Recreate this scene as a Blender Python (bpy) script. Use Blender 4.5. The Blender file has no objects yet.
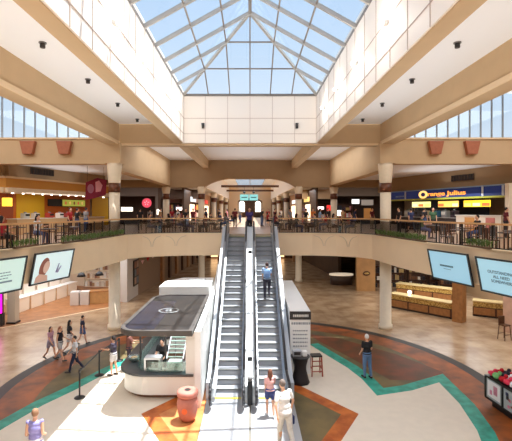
import bpy, bmesh, math, random
from mathutils import Vector, Matrix
random.seed(7)
PI = math.pi
SC = bpy.context.scene
COL = SC.collection
F, CX, CY, EYE = 425.0, 250.0, 210.0, 6.8      # the camera: focal length in pixels, principal point, eye height
UP, SLAB = 5.2, 4.07                            # upper floor level, underside of its slab

def gpt(x, y, z=0.0):
    """point of the horizontal plane at height z seen at pixel x, y"""
    d = F*(EYE-z)/(y-CY)
    return ((x-CX)/F*d, d)

def lin(c):
    return tuple(((v/255)/12.92 if v/255 <= .04045 else ((v/255+.055)/1.055)**2.4) for v in c)

MATS = {}
def mat(name, rgb, rough=.6, metal=0, noise=0, nscale=4, rgb2=None, bump=0, emit=0, spec=.5, detail=4):
    if name in MATS: return MATS[name]
    m = bpy.data.materials.new(name); m.use_nodes = True
    nt = m.node_tree; b = nt.nodes['Principled BSDF']
    c = (*lin(rgb), 1)
    b.inputs['Base Color'].default_value = c
    b.inputs['Roughness'].default_value = rough
    b.inputs['Metallic'].default_value = metal
    b.inputs['Specular IOR Level'].default_value = spec
    if noise or rgb2:
        tc = nt.nodes.new('ShaderNodeTexCoord'); n = nt.nodes.new('ShaderNodeTexNoise')
        n.inputs['Scale'].default_value = nscale; n.inputs['Detail'].default_value = detail
        nt.links.new(tc.outputs['Object'], n.inputs['Vector'])
        r = nt.nodes.new('ShaderNodeValToRGB')
        c2 = (*lin(rgb2), 1) if rgb2 else tuple(v*(1-noise) for v in c[:3])+(1,)
        r.color_ramp.elements[0].position = .36; r.color_ramp.elements[0].color = c2
        r.color_ramp.elements[1].position = .64; r.color_ramp.elements[1].color = c
        nt.links.new(n.outputs['Fac'], r.inputs['Fac']); nt.links.new(r.outputs['Color'], b.inputs['Base Color'])
        if bump:
            bp = nt.nodes.new('ShaderNodeBump'); bp.inputs['Strength'].default_value = bump
            nt.links.new(n.outputs['Fac'], bp.inputs['Height']); nt.links.new(bp.outputs['Normal'], b.inputs['Normal'])
    if emit:
        b.inputs['Emission Color'].default_value = c; b.inputs['Emission Strength'].default_value = emit
    MATS[name] = m
    return m

def glass(name, tint=(235, 245, 250), gloss=.12, rough=.02, opacity=0, body=(200, 210, 215)):
    if name in MATS: return MATS[name]
    m = bpy.data.materials.new(name); m.use_nodes = True
    nt = m.node_tree; nt.nodes.clear()
    out = nt.nodes.new('ShaderNodeOutputMaterial'); t = nt.nodes.new('ShaderNodeBsdfTransparent')
    g = nt.nodes.new('ShaderNodeBsdfGlossy'); mx = nt.nodes.new('ShaderNodeMixShader')
    t.inputs['Color'].default_value = (*lin(tint), 1); g.inputs['Roughness'].default_value = rough
    mx.inputs['Fac'].default_value = gloss
    nt.links.new(t.outputs[0], mx.inputs[1]); nt.links.new(g.outputs[0], mx.inputs[2])
    last = mx
    if opacity:
        d = nt.nodes.new('ShaderNodeBsdfDiffuse'); d.inputs['Color'].default_value = (*lin(body), 1)
        m2 = nt.nodes.new('ShaderNodeMixShader'); m2.inputs['Fac'].default_value = opacity
        nt.links.new(mx.outputs[0], m2.inputs[1]); nt.links.new(d.outputs[0], m2.inputs[2]); last = m2
    nt.links.new(last.outputs[0], out.inputs['Surface'])
    MATS[name] = m
    return m

class MB:
    """collects shapes for one mesh object"""
    def __init__(s): s.bm = bmesh.new()
    def _sm(s, fs, mi, smooth=False):
        for f in fs: f.material_index = mi; f.smooth = smooth
    def box(s, x0, x1, y0, y1, z0, z1, mi=0, rz=0, bev=0):
        n = set(s.bm.faces)
        c = Matrix.Translation(((x0+x1)/2, (y0+y1)/2, (z0+z1)/2)) @ Matrix.Rotation(rz, 4, 'Z') @ Matrix.Diagonal((abs(x1-x0), abs(y1-y0), abs(z1-z0), 1))
        r = bmesh.ops.create_cube(s.bm, size=1, matrix=c)
        if bev:
            es = list({e for v in r['verts'] for e in v.link_edges})
            bmesh.ops.bevel(s.bm, geom=es, offset=bev, segments=2, affect='EDGES')
        s._sm([f for f in s.bm.faces if f not in n], mi); return s
    def bar(s, a, b, w, h=None, mi=0):
        """square bar from a to b"""
        a, b = Vector(a), Vector(b); h = h or w; d = b-a; L = d.length
        if L < 1e-6: return s
        q = d.to_track_quat('Y', 'Z').to_matrix().to_4x4()
        n = set(s.bm.faces)
        bmesh.ops.create_cube(s.bm, size=1, matrix=Matrix.Translation((a+b)/2) @ q @ Matrix.Diagonal((w, L, h, 1)))
        s._sm([f for f in s.bm.faces if f not in n], mi); return s
    def cone(s, a, b, r1, r2, seg=12, mi=0, smooth=True):
        a, b = Vector(a), Vector(b); d = b-a; n = set(s.bm.faces)
        q = d.to_track_quat('Z', 'Y').to_matrix().to_4x4()
        bmesh.ops.create_cone(s.bm, cap_ends=True, segments=seg, radius1=r1, radius2=r2, depth=max(d.length, 1e-5), matrix=Matrix.Translation((a+b)/2) @ q)
        nf = [f for f in s.bm.faces if f not in n]
        for f in nf: f.material_index = mi; f.smooth = smooth and len(f.verts) == 4
        return s
    def cyl(s, x, y, z0, z1, r, seg=16, mi=0): return s.cone((x, y, z0), (x, y, z1), r, r, seg, mi)
    def ball(s, c, r, mi=0, seg=12, rings=8):
        n = set(s.bm.faces); r = (r, r, r) if not hasattr(r, '__len__') else r
        bmesh.ops.create_uvsphere(s.bm, u_segments=seg, v_segments=rings, radius=1, matrix=Matrix.Translation(c) @ Matrix.Diagonal((*r, 1)))
        s._sm([f for f in s.bm.faces if f not in n], mi, True); return s
    def caps(s, a, b, ra, rb, seg=10, mi=0):
        s.ball(a, ra, mi, seg, 8); s.ball(b, rb, mi, seg, 8)
        return s.cone(a, b, ra, rb, seg, mi)
    def lathe(s, prof, x=0, y=0, z=0, seg=24, mi=0, sx=1, sy=1):
        rings = []
        for r, h in prof:
            rings.append([s.bm.verts.new((x+sx*r*math.cos(2*PI*i/seg), y+sy*r*math.sin(2*PI*i/seg), z+h)) for i in range(seg)])
        for a, b in zip(rings, rings[1:]):
            for i in range(seg):
                f = s.bm.faces.new((a[i], a[(i+1) % seg], b[(i+1) % seg], b[i])); f.smooth = True; f.material_index = mi
        for rg, rev in ((rings[0], True), (rings[-1], False)):
            f = s.bm.faces.new(rg[::-1] if rev else rg); f.material_index = mi
        return s
    def prism(s, pts, z0, z1, mi=0, plane='XY'):
        """polygon extruded; plane XY: z0..z1 are heights; XZ: depths in y; YZ: positions in x"""
        def P(p, h):
            return {'XY': (p[0], p[1], h), 'XZ': (p[0], h, p[1]), 'YZ': (h, p[0], p[1])}[plane]
        a = [s.bm.verts.new(P(p, z0)) for p in pts]; b = [s.bm.verts.new(P(p, z1)) for p in pts]
        fs = [s.bm.faces.new(a[::-1]), s.bm.faces.new(b)]
        k = len(pts)
        for i in range(k): fs.append(s.bm.faces.new((a[i], a[(i+1) % k], b[(i+1) % k], b[i])))
        for f in fs: f.material_index = mi
        bmesh.ops.recalc_face_normals(s.bm, faces=fs)
        big = [f for f in fs if len(f.verts) > 4]
        if big: bmesh.ops.triangulate(s.bm, faces=big)
        return s
    def sheet(s, pts, z, mi=0):
        f = s.bm.faces.new([s.bm.verts.new((p[0], p[1], z)) for p in pts]); f.material_index = mi
        if f.normal.z < 0: f.normal_flip()
        f.normal_update()
        if f.normal.z < 0: f.normal_flip()
        if len(pts) > 4: bmesh.ops.triangulate(s.bm, faces=[f])
        return s
    def strip(s, path, w, z, mi=0, h=.004):
        """flat band along a path"""
        n = len(path); L = []; R = []
        for i, p in enumerate(path):
            a = Vector(path[max(i-1, 0)]); b = Vector(path[min(i+1, n-1)]); t = (b-a).normalized(); q = Vector((-t.y, t.x))
            L.append(Vector(p)+q*w/2); R.append(Vector(p)-q*w/2)
        for i in range(n-1): s.prism([L[i], L[i+1], R[i+1], R[i]], z, z+h, mi)
        return s
    def tube(s, path, r, seg=8, mi=0):
        for a, b in zip(path, path[1:]): s.cone(a, b, r, r, seg, mi)
        for p in path[1:-1]: s.ball(p, r, mi, seg, 6)
        return s
    def build(s, name, mats, parent=None, loc=None, rz=0, bevel=0):
        me = bpy.data.meshes.new(name); s.bm.to_mesh(me); s.bm.free()
        for m in (mats if isinstance(mats, (list, tuple)) else [mats]): me.materials.append(m)
        o = bpy.data.objects.new(name, me); COL.objects.link(o); o.parent = parent
        if loc: o.location = loc
        o.rotation_euler.z = rz
        if bevel:
            md = o.modifiers.new('bevel', 'BEVEL'); md.width = bevel; md.segments = 2
        return o

def tag(o, label, cat, group=None):
    o['label'] = label; o['category'] = cat
    if group: o['group'] = group
    return o
def empty(name, loc=(0, 0, 0), rz=0):
    o = bpy.data.objects.new(name, None); COL.objects.link(o); o.location = loc; o.rotation_euler.z = rz; o.empty_display_size = .2
    return o
def struct(o): o['kind'] = 'structure'; return o
def copy_tree(o, kids, parent=None):
    c = o.copy(); COL.objects.link(c)
    if parent is not None: c.parent = parent
    for ch in kids.get(o, []): copy_tree(ch, kids, c)
    return c
def kids_of(root):
    d = {}
    def rec(o):
        d[o] = [x for x in COL.objects if x.parent == o]
        for x in d[o]: rec(x)
    rec(root); return d
def dup(root, kids, loc, rz=0, label=None, group=None):
    c = copy_tree(root, kids); c.location = loc; c.rotation_euler.z = rz
    if label: c['label'] = label
    if group: c['group'] = group
    return c

def text_mesh(body, size, name, m, parent=None, loc=(0, 0, 0), rot=(PI/2, 0, 0), depth=.01, align='CENTER', shear=0, bold=0, kind=None):
    cu = bpy.data.curves.new('t', 'FONT'); cu.body = body; cu.size = size; cu.extrude = depth; cu.align_x = align; cu.align_y = 'CENTER'
    cu.shear = shear; cu.offset = bold; cu.resolution_u = 3
    o = bpy.data.objects.new('t', cu); COL.objects.link(o)
    dg = bpy.context.evaluated_depsgraph_get()
    me = bpy.data.meshes.new_from_object(o.evaluated_get(dg)); bpy.data.objects.remove(o); bpy.data.curves.remove(cu)
    me.materials.clear(); me.materials.append(m)
    r = bpy.data.objects.new(name, me); COL.objects.link(r); r.parent = parent; r.location = loc; r.rotation_euler = rot
    return r

# ---------------------------------------------------------------- materials
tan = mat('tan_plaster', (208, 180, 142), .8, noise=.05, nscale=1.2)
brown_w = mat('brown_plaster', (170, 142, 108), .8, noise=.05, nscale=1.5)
cream = mat('cream_trim', (236, 212, 176), .7)
peach = mat('peach_fascia', (240, 214, 178), .7, noise=.04, nscale=1)
white_ceiling = mat('white_ceiling', (246, 248, 250), .85)
well_white = mat('well_white', (250, 240, 228), .6)
joint = mat('panel_joint', (196, 176, 162), .8)
col_m = mat('column_cream', (245, 232, 208), .55, noise=.04, nscale=6)
band_m = mat('column_band', (112, 64, 38), .4, noise=.3, nscale=8)
bar_dark = mat('skylight_bar', (128, 120, 112), .5)
bar_light = mat('skylight_rafter', (172, 168, 162), .5)
sky_glass = glass('skylight_glass', (240, 246, 250), .04)
clear = glass('clear_glass', (225, 238, 236), .12)
white = mat('white_paint', (245, 245, 242), .4)
offw = mat('off_white', (225, 222, 214), .5)
black = mat('black_metal', (22, 22, 24), .4)
dark = mat('dark_grey', (52, 50, 50), .5)
grey = mat('mid_grey', (130, 130, 130), .5)
steel = mat('brushed_steel', (200, 202, 205), .32, metal=.75)
rubber = mat('rubber', (42, 42, 46), .5)
wood = mat('warm_wood', (176, 122, 72), .45, noise=.25, nscale=5)
woodd = mat('dark_wood', (92, 56, 34), .45, noise=.3, nscale=6)
woodl = mat('light_wood', (206, 160, 104), .5, noise=.15, nscale=4)
rail_m = mat('handrail_wood', (214, 168, 116), .4, noise=.1, nscale=6)
terra = mat('terracotta', (178, 108, 78), .7, noise=.12, nscale=8)
leafm = mat('leaf_green', (104, 134, 66), .6, noise=.4, nscale=10)
gold = mat('gold_display', (226, 194, 112), .35, noise=.4, nscale=14, rgb2=(150, 110, 50))
brownd = mat('deep_brown', (84, 58, 40), .6, noise=.3, nscale=1.5)
red = mat('red_paint', (190, 36, 34), .5)
SKY, SUN, EXPO = .6, 7.5, 0.9
LIGHTS = []  # area lights added as fill, without fixtures of their own
W_ = (.95, .97, 1)
UP_ = (PI, 0, 0)
for s in (-1, 1):
    LIGHTS += [((s*13, 30, 4.0), 7, 6, 240, W_), ((s*12.5, 20, 4.0), 5, 8, 130, W_), ((s*13, 29, 7.9), 4, 5, 80, W_), ((s*6, 43.5, 8.8), 3, 4, 70, W_), ((s*12, 42, 9.5), 8, 4, 110, W_), ((s*13.5, 15, 13.3), 7, 12, 450, W_), ((s*5.6, 33, 11.3), 3, 10, 100, W_)]
    LIGHTS += [((s*5.9, 13, 8.8), 3, 18, 85, W_, UP_), ((s*5.8, 32, 9.3), 3, 13, 28, W_, UP_), ((s*13, 29, 8.9), 4, 5, 14, W_, UP_)]  # added lights facing up, only there to brighten the white ceilings
LIGHTS += [((0, 33, 4.0), 9, 10, 140, W_), ((0, 50, 4.0), 9, 12, 100, W_), ((0, 65, 11.4), 4, 30, 130, W_), ((0, 32, 9.3), 5, 13, 45, W_, UP_), ((0, -4, 13.2), 6, 6, 900, W_)]  # more added fill along the middle, one facing up at the soffit
LIGHTS += [((-3.2, 17, 2.5), 1.5, 4, 45, W_), ((-3.1, 22, 2.6), 1, 1, 15, W_)]  # fill added under the kiosk roofs to lift their dark insides
# ---------------------------------------------------------------- the building
def hall_floor_mat():
    m = mat('beige_tile', (196, 170, 138), .25, rgb2=(164, 134, 104), nscale=.9, detail=6)
    nt = m.node_tree; b = nt.nodes['Principled BSDF']
    br = nt.nodes.new('ShaderNodeTexBrick'); tc = nt.nodes.new('ShaderNodeTexCoord')
    br.offset = 0; br.inputs['Scale'].default_value = 1; br.inputs['Brick Width'].default_value = .6; br.inputs['Row Height'].default_value = .6
    br.inputs['Mortar Size'].default_value = .006
    mul = nt.nodes.new('ShaderNodeMix'); mul.data_type = 'RGBA'; mul.blend_type = 'MULTIPLY'; mul.inputs['Factor'].default_value = 1
    br.inputs['Color1'].default_value = (1, 1, 1, 1); br.inputs['Color2'].default_value = (.93, .92, .9, 1); br.inputs['Mortar'].default_value = (.7, .65, .6, 1)
    src = b.inputs['Base Color'].links[0].from_socket
    nt.links.new(tc.outputs['Object'], br.inputs['Vector']); nt.links.new(src, mul.inputs[6]); nt.links.new(br.outputs['Color'], mul.inputs[7])
    nt.links.new(mul.outputs[2], b.inputs['Base Color'])
    return m
beige = hall_floor_mat()
struct(MB().box(-18, 18, -14, 100, -.3, 0).build('floor', beige))
cream_fl = mat('cream_terrazzo', (226, 214, 196), .5, noise=.05, nscale=3)
rust = mat('rust_terrazzo', (172, 94, 44), .5, rgb2=(116, 70, 42), nscale=1.3, detail=6, spec=.25)
olive = mat('olive_terrazzo', (122, 104, 66), .5, rgb2=(92, 82, 58), nscale=1.1, detail=6, spec=.25)
rustd = mat('red_brown_terrazzo', (124, 66, 40), .5, rgb2=(90, 62, 42), nscale=1.2, detail=6, spec=.25)
teal = mat('teal_terrazzo', (58, 172, 150), .5, rgb2=(40, 138, 118), nscale=2.5, detail=6, spec=.25)
ring_m = mat('charcoal_terrazzo', (56, 50, 46), .5, noise=.15, nscale=3, spec=.25)
orange_t = mat('orange_terrazzo', (196, 108, 46), .5, rgb2=(156, 76, 32), nscale=2.2, detail=6, spec=.25)
CC = (0, 16.9)
def ring(r0, r1, z, m, n=96):
    mb = MB()
    for i in range(n):
        a, b = 2*PI*i/n, 2*PI*(i+1)/n
        mb.prism([(CC[0]+r*math.cos(t), CC[1]+r*math.sin(t)) for r, t in ((r0, a), (r1, a), (r1, b), (r0, b))], z-.01, z)
    return struct(mb.build('floor', m))
ring(9.12, 9.6, .004, ring_m)
ring(7.9, 9.12, .004, rust)
def disc(r, z, m, n=96):
    return struct(MB().prism([(CC[0]+r*math.cos(2*PI*i/n), CC[1]+r*math.sin(2*PI*i/n)) for i in range(n)], z-.01, z).build('floor', m))
disc(7.9, .004, olive)
struct(MB().prism([(3.0, 23.4), (4.6, 22.6), (6.9, 20.0), (8.1, 17.8), (7.6, 16.9), (5.6, 17.0), (4.7, 19.4)], 0, .007).build('floor', rustd))
lineR = [(3.0, 21.5), (3.7, 19.6), (4.2, 18.3), (4.5, 17.1), (4.65, 15.55), (6.1, 16.0), (7.45, 16.75), (7.35, 14.9), (7.0, 13.1), (6.3, 11), (5.4, 9)]
lineL = [(-5.1, 19.5), (-5.9, 17.9), (-6.6, 16.05), (-7.2, 14.8), (-7.65, 13.3), (-8.1, 11.6), (-8.2, 10)]
struct(MB().prism(lineR+[(4, 8.2), (-4, 8.2), (-8.2, 10)]+lineL[::-1][1:]+[(-4, 21)], 0, .009).build('floor', cream_fl))
def side_strip(path, w, side, z, m):
    pts = []
    n = len(path)
    for i, p in enumerate(path):
        a = Vector(path[max(i-1, 0)]); b = Vector(path[min(i+1, n-1)]); p = Vector(p)
        d1 = (p-a).normalized() if i else (b-p).normalized(); d2 = (b-p).normalized() if i < n-1 else d1
        n1 = Vector((-d1.y, d1.x)); n2 = Vector((-d2.y, d2.x)); q = (n1+n2).normalized(); k = min(1/max(q.dot(n1), .4), 2.2)
        pts.append(p+q*w*side*k)
    mb = MB()
    for i in range(n-1): mb.prism([path[i], path[i+1], pts[i+1], pts[i]], 0, z)
    return struct(mb.build('floor', m))
side_strip(lineR, .5, 1, .012, teal)
side_strip(lineL, .5, -1, .012, teal)
for s in (1, -1):
    tip = [(s*1.5, 17.0), (s*3.62, 14.15), (s*1.6, 10.6)]
    side_strip(tip, .5, -s, .013, orange_t)
struct(MB().prism([(-1.5, 17.0), (-3.6, 14.15), (-1.6, 10.6)], 0, .0125).build('floor', mat('pale_orange_terrazzo', (206, 140, 84), .5, rgb2=(186, 112, 62), nscale=2, spec=.25)))
struct(MB().prism([(-1.4, 16.6), (-3.1, 14.15), (-1.4, 11), (1.4, 11), (3.1, 14.15), (1.4, 16.6)], 0, .011).build('floor', olive))

# opening in the upper floor, left half from the escalators outwards and towards the camera
openL = [(-1.62, 26.05), (-3.8, 25.95), (-5.2, 25.6), (-6.4, 24.9), (-7.0, 24.0), (-7.15, 22.6), (-7.25, 20.6), (-7.72, 18.3), (-8.6, 15.6), (-9.35, 13.2), (-10.1, 10), (-10.2, 6), (-10.2, .6)]
openR = [(-x, y) for x, y in openL]
upper_tile = mat('upper_tile', (186, 152, 122), .35, noise=.12, nscale=1.5)
slab = MB().prism([(-18, .6), (-18, 100), (18, 100), (18, .6)]+openR[::-1]+openL, SLAB+.02, UP)
slab.box(-18, 18, -14, .6, SLAB+.02, UP)
struct(slab.build('floor', [upper_tile]))
struct(MB().prism([(-17.98, .62), (-17.98, 99), (17.98, 99), (17.98, .62)]+[(x+.05, y+.05) for x, y in openR[::-1]]+[(x-.05, y+.05) for x, y in openL], SLAB-.02, SLAB+.02).build('ceiling', white_ceiling))
fas = MB()
full = openL[::-1]+openR
for a, b in zip(full, full[1:]):
    d = (Vector(b)-Vector(a)).normalized(); n = Vector((-d.y, d.x))*-.1
    a2 = Vector(a)-d*.01; b2 = Vector(b)+d*.01
    fas.prism([a2, b2, b2+n, a2+n], SLAB-.04, UP+.14)
fascia = struct(fas.build('trim_1', peach))
capm = MB()
for a, b in zip(full, full[1:]):
    if abs(a[0]) < 1.8 and abs(b[0]) < 1.8: continue
    d = (Vector(b)-Vector(a)).normalized(); n = Vector((-d.y, d.x)); a2 = Vector(a)-d*.02; b2 = Vector(b)+d*.02
    capm.prism([a2+n*.12, b2+n*.12, b2-n*.14, a2-n*.14], UP+.14, UP+.2)
struct(capm.build('trim_2', cream))
# grey scallop inlays on the balcony face
chev = MB()
for s in (1, -1):
    for x0, y0, x1, y1 in ((3.85, 25.93, 5.15, 25.6), (5.35, 25.5, 6.35, 24.93)):
        a, b = Vector((x0, y0)), Vector((x1, y1)); d = (b-a); L = d.length; d.normalize(); n = Vector((-d.y, d.x))*(-.105)
        for q in (0, 1):
            prev = None
            for k in range(9):
                t = k/8; u = L/2+(-1 if q else 1)*(.05+(1-math.sqrt(max(0, 1-t*t)))*L*.42); zz = UP+.05-.62*(1-t)
                p = a+d*u+n; P = (s*p.x, p.y, zz)
                if prev: chev.bar(prev, P, .05, .03)
                prev = P
struct(chev.build('trim_3', mat('inlay_grey', (204, 186, 160), .6)))

# columns
def column(x, y, z0, z1, upper=True, r=.3):
    mb = MB()
    if upper:
        mb.lathe([(r, 0), (r, 2.62)], x, y, z0, 28, 0)
        mb.lathe([(r+.03, 2.62), (r+.03, 3.13)], x, y, z0, 28, 1)
        mb.lathe([(r+.02, 3.13), (r+.04, 3.2), (r+.12, (z1-z0)-.12), (r+.12, z1-z0)], x, y, z0, 28, 0)
    else:
        mb.lathe([(r+.06, 0), (r+.06, .25), (r, .28), (r, z1-z0)], x, y, z0, 28, 0)
    return struct(mb.build('column', [col_m, band_m]))
for s in (1, -1):
    column(s*7.78, 24.4, UP, 9.46); column(s*7.78, 24.4, 0, SLAB-.02, False, .32)
    column(s*4.6, 40.3, 0, SLAB-.02, False)
    for x, y in ((4.6, 40.3), (7.95, 40.3), (4.6, 54), (4.6, 68), (4.6, 82)): column(s*x, y, UP, 9.0)

# beams and ceilings
for s in (1, -1):
    def bx(x0, x1, *a): return (min(s*x0, s*x1), max(s*x0, s*x1), *a)
    struct(MB().box(*bx(7.5, 8.2, -14, 24.4, 10.54, 13.5)).build('trim_4', tan))
    struct(MB().box(*bx(7.44, 7.5, -14, 24.35, 10.54, 10.72)).build('trim_5', cream))
    struct(MB().box(*bx(7.5, 8.2, 24.9, 40, 9.1, 11.5)).build('trim_6', tan))
    struct(MB().box(*bx(3.82, 4.3, -9, 24.4, 10.6, 11.9)).build('trim_7', tan))
    struct(MB().box(*bx(3.9, 4.4, 24.9, 40, 10.72, 11.55)).build('trim_8', tan))
    struct(MB().box(*bx(4.3, 7.5, -14, 24.35, 11.73, 11.9)).build('ceiling', white_ceiling))
    struct(MB().box(*bx(3.9, 18, -14, 24.4, 13.5, 13.8)).build('ceiling', white_ceiling))
    struct(MB().box(*bx(8.2, 18, 24.1, 24.7, 9.42, 10.8)).box(*bx(8.2, 18, 24.0, 24.75, 10.8, 10.9), 1).build('trim_9', [tan, cream]))
    struct(MB().box(*bx(7.35, 8.2, 24.0, 24.9, 9.46, 10.6)).build('trim_10', tan))
    struct(MB().box(*bx(7.9, 18, 24.7, 100, 9.62, 9.9)).build('ceiling', white_ceiling))
    struct(MB().box(*bx(8.2, 18, 40, 40.6, 8.95, 9.62)).build('trim_11', brown_w))
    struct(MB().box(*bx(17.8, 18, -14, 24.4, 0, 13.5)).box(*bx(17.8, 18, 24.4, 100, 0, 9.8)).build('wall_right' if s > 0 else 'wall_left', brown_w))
    struct(MB().box(*bx(4.35, 8.2, 40.6, 100, 9.0, 9.3)).build('ceiling', mat('grey_ceiling', (186, 176, 162), .8)))
    struct(MB().box(*bx(4.2, 4.36, 40.6, 95, 8.98, 11.8)).build('wall_right' if s > 0 else 'wall_left', mat('corridor_white', (240, 228, 212), .7)))
struct(MB().box(-8.2, 8.2, 24.4, 24.95, 10.5, 11.75).box(-8.2, 8.2, 24.34, 24.4, 10.5, 10.62, 1).build('trim_12', [tan, cream]))
struct(MB().box(-7.5, 7.5, 24.9, 40.4, 11.5, 11.7).build('ceiling', white_ceiling))
struct(MB().box(-18, 18, -14.2, -14, 0, 13.8).build('wall_back', cream))
struct(MB().box(-3.9, 3.9, -14, -9, 13.5, 13.8).build('ceiling', white_ceiling))
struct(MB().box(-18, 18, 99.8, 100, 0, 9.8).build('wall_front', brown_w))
# header with the flat arch
arch = [(-4.15, 9.05), (-3.75, 9.28), (-3.2, 9.5), (-2.6, 9.66), (-2.0, 9.74), (2.0, 9.74), (2.6, 9.66), (3.2, 9.5), (3.75, 9.28), (4.15, 9.05), (4.3, 8.93)]
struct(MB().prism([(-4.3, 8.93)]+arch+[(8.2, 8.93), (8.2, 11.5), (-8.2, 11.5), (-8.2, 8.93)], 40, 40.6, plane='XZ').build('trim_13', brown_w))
# white light well
ww = MB()
ww.box(-3.82, -3.76, -9, 24.4, 10.62, 13.5); ww.box(3.76, 3.82, -9, 24.4, 10.62, 13.5)
ww.box(-3.9, 3.9, 24.1, 24.4, 10.6, 13.3); ww.box(-3.9, 3.9, -9.3, -9, 10.6, 13.5)
well = struct(ww.build('wall_well', well_white))
j = MB()
for s in (1, -1):
    for z in (11.12, 12.0): j.box(min(s*3.745, s*3.765), max(s*3.745, s*3.765), -9, 24.1, z-.012, z+.012)
    y = 24.1
    while y > -8: j.box(min(s*3.745, s*3.765), max(s*3.745, s*3.765), y-.012, y+.012, 10.62, 13.3); y -= 1.27
for z in (11.12, 12.0): j.box(-3.76, 3.76, 24.085, 24.105, z-.012, z+.012)
for x in range(-3, 4): j.box(x*1.267-.01, x*1.267+.01, 24.085, 24.105, 10.62, 13.3)
j.build('panel_joint', joint, well)
struct(MB().box(-4.3, -3.8, -9, 24.4, 11.9, 13.5).box(3.8, 4.3, -9, 24.4, 11.9, 13.5).build('trim_14', tan))

# skylight: hipped glass roof over the well
Z0, ZR, Y1, Y0, RUN = 13.3, 15.44, 24.1, -9.0, 5.5
sk = struct(empty('window_1', (0, 0, Z0)))
g = MB(); H = ZR-Z0
R1, R0 = Y1-RUN, Y0+RUN
def gq(pts):
    g.bm.faces.new([g.bm.verts.new(p) for p in pts])
gq([(-3.8, Y1, .03), (3.8, Y1, .03), (0, R1, H+.03)]); gq([(3.8, Y0, .03), (-3.8, Y0, .03), (0, R0, H+.03)])
for s in (1, -1): gq([(s*3.8, Y0, .03), (s*3.8, Y1, .03), (0, R1, H+.03), (0, R0, H+.03)])
g.build('glass_pane', sky_glass, sk)
MB().bar((0, R0, H), (0, R1, H), .14).build('ridge_bar', bar_dark, sk)
TS = (.38, .7)
for sx in (1, -1):
    MB().bar((sx*3.8, Y1, 0), (0, R1, H), .12).build('hip_bar', bar_light, sk)
    MB().bar((sx*3.8, Y0, 0), (0, R0, H), .12).build('hip_bar', bar_light, sk)
    ys = [Y1-RUN*TS[0], Y1-RUN*TS[1]]
    y = R1
    while y > R0-.1: ys.append(y); y -= 1.75
    for y in ys:
        t = min(1, (Y1-y)/RUN, (y-Y0)/RUN)
        MB().bar((sx*3.8, y, 0), (sx*3.8*(1-t), y, H*t), .1, .15).build('rafter', bar_light, sk)
    for t in TS:
        MB().bar((sx*3.8*(1-t), Y0+RUN*t, H*t), (sx*3.8*(1-t), Y1-RUN*t, H*t), .06).build('purlin', bar_dark, sk)
        MB().bar((sx*3.8*(1-t), Y1, 0), (sx*3.8*(1-t), Y1-RUN*t, H*t), .06).build('rafter', bar_dark, sk)
MB().bar((0, Y1, 0), (0, R1, H), .06).build('rafter', bar_dark, sk)
for t in TS: MB().bar((-3.8*(1-t), Y1-RUN*t, H*t), (3.8*(1-t), Y1-RUN*t, H*t), .06).build('purlin', bar_dark, sk)
MB().box(-3.85, 3.85, Y1-.05, Y1+.1, -.05, .08).box(-3.85, 3.85, Y0-.1, Y0+.05, -.05, .08).box(-3.85, -3.75, Y0, Y1, -.05, .08).box(3.75, 3.85, Y0, Y1, -.05, .08).build('curb', bar_dark, sk)

# clerestory windows over the side bays
for n, s in ((2, -1), (3, 1)):
    w = struct(empty('window_%d' % n, (s*13.1, 24.4, 10.9)))
    MB().box(-4.9, 4.9, -.01, .01, 0, 2.6).build('glass_pane', sky_glass, w)
    fr = MB().box(-4.9, 4.9, -.05, .05, 0, .06)
    x = -4.9
    while x < 4.91: fr.box(x-.03, x+.03, -.05, .05, 0, 2.6); x += .63
    fr.build('window_frame', mat('mullion', (120, 122, 125), .5), w)

# corridor vault beyond the arch
struct(MB().box(-4.3, -2.4, 40.6, 95, 11.6, 11.8).box(2.4, 4.3, 40.6, 95, 11.6, 11.8).build('ceiling', white_ceiling))
w = struct(empty('window_4', (0, 68, 11.7)))
MB().box(-2.4, 2.4, -27, 27, 0, .02).build('glass_pane', sky_glass, w)
fr = MB()
for i in range(19): fr.box(-2.4, 2.4, -27+i*3-.06, -27+i*3+.06, -.06, .02)
for x in (-2.4, 0, 2.4): fr.box(x-.06, x+.06, -27, 27, -.06, .02)
fr.build('window_frame', bar_light, w)
# tie beams and the end wall with its opening
endm = mat('corridor_peach', (226, 196, 160), .7)
struct(MB().prism([(-4.3, 5.2), (-2.5, 5.2), (-2.5, 8.6), (-1.5, 9.1), (0, 9.3), (1.5, 9.1), (2.5, 8.6), (2.5, 5.2), (4.3, 5.2), (4.3, 11.6), (-4.3, 11.6)], 86, 86.4, plane='XZ').build('wall_far', endm))
struct(MB().box(-2.5, 2.5, 92, 92.2, 5.2, 11.6).build('wall_far', brownd))
for x in (-1.75, 1.75): struct(MB().prism([(x-.6, 6.4), (x+.6, 6.4), (x+.6, 8.3), (x+.3, 8.7), (x-.3, 8.7), (x-.6, 8.3)], 91.85, 91.98, plane='XZ').build('window_6', mat('far_window', (255, 244, 230), .5, emit=1.5)))
for y in (62, 76):
    struct(MB().box(-4.2, 4.2, y-.12, y+.12, 10.1, 10.42).build("trim_15", woodd))
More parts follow.
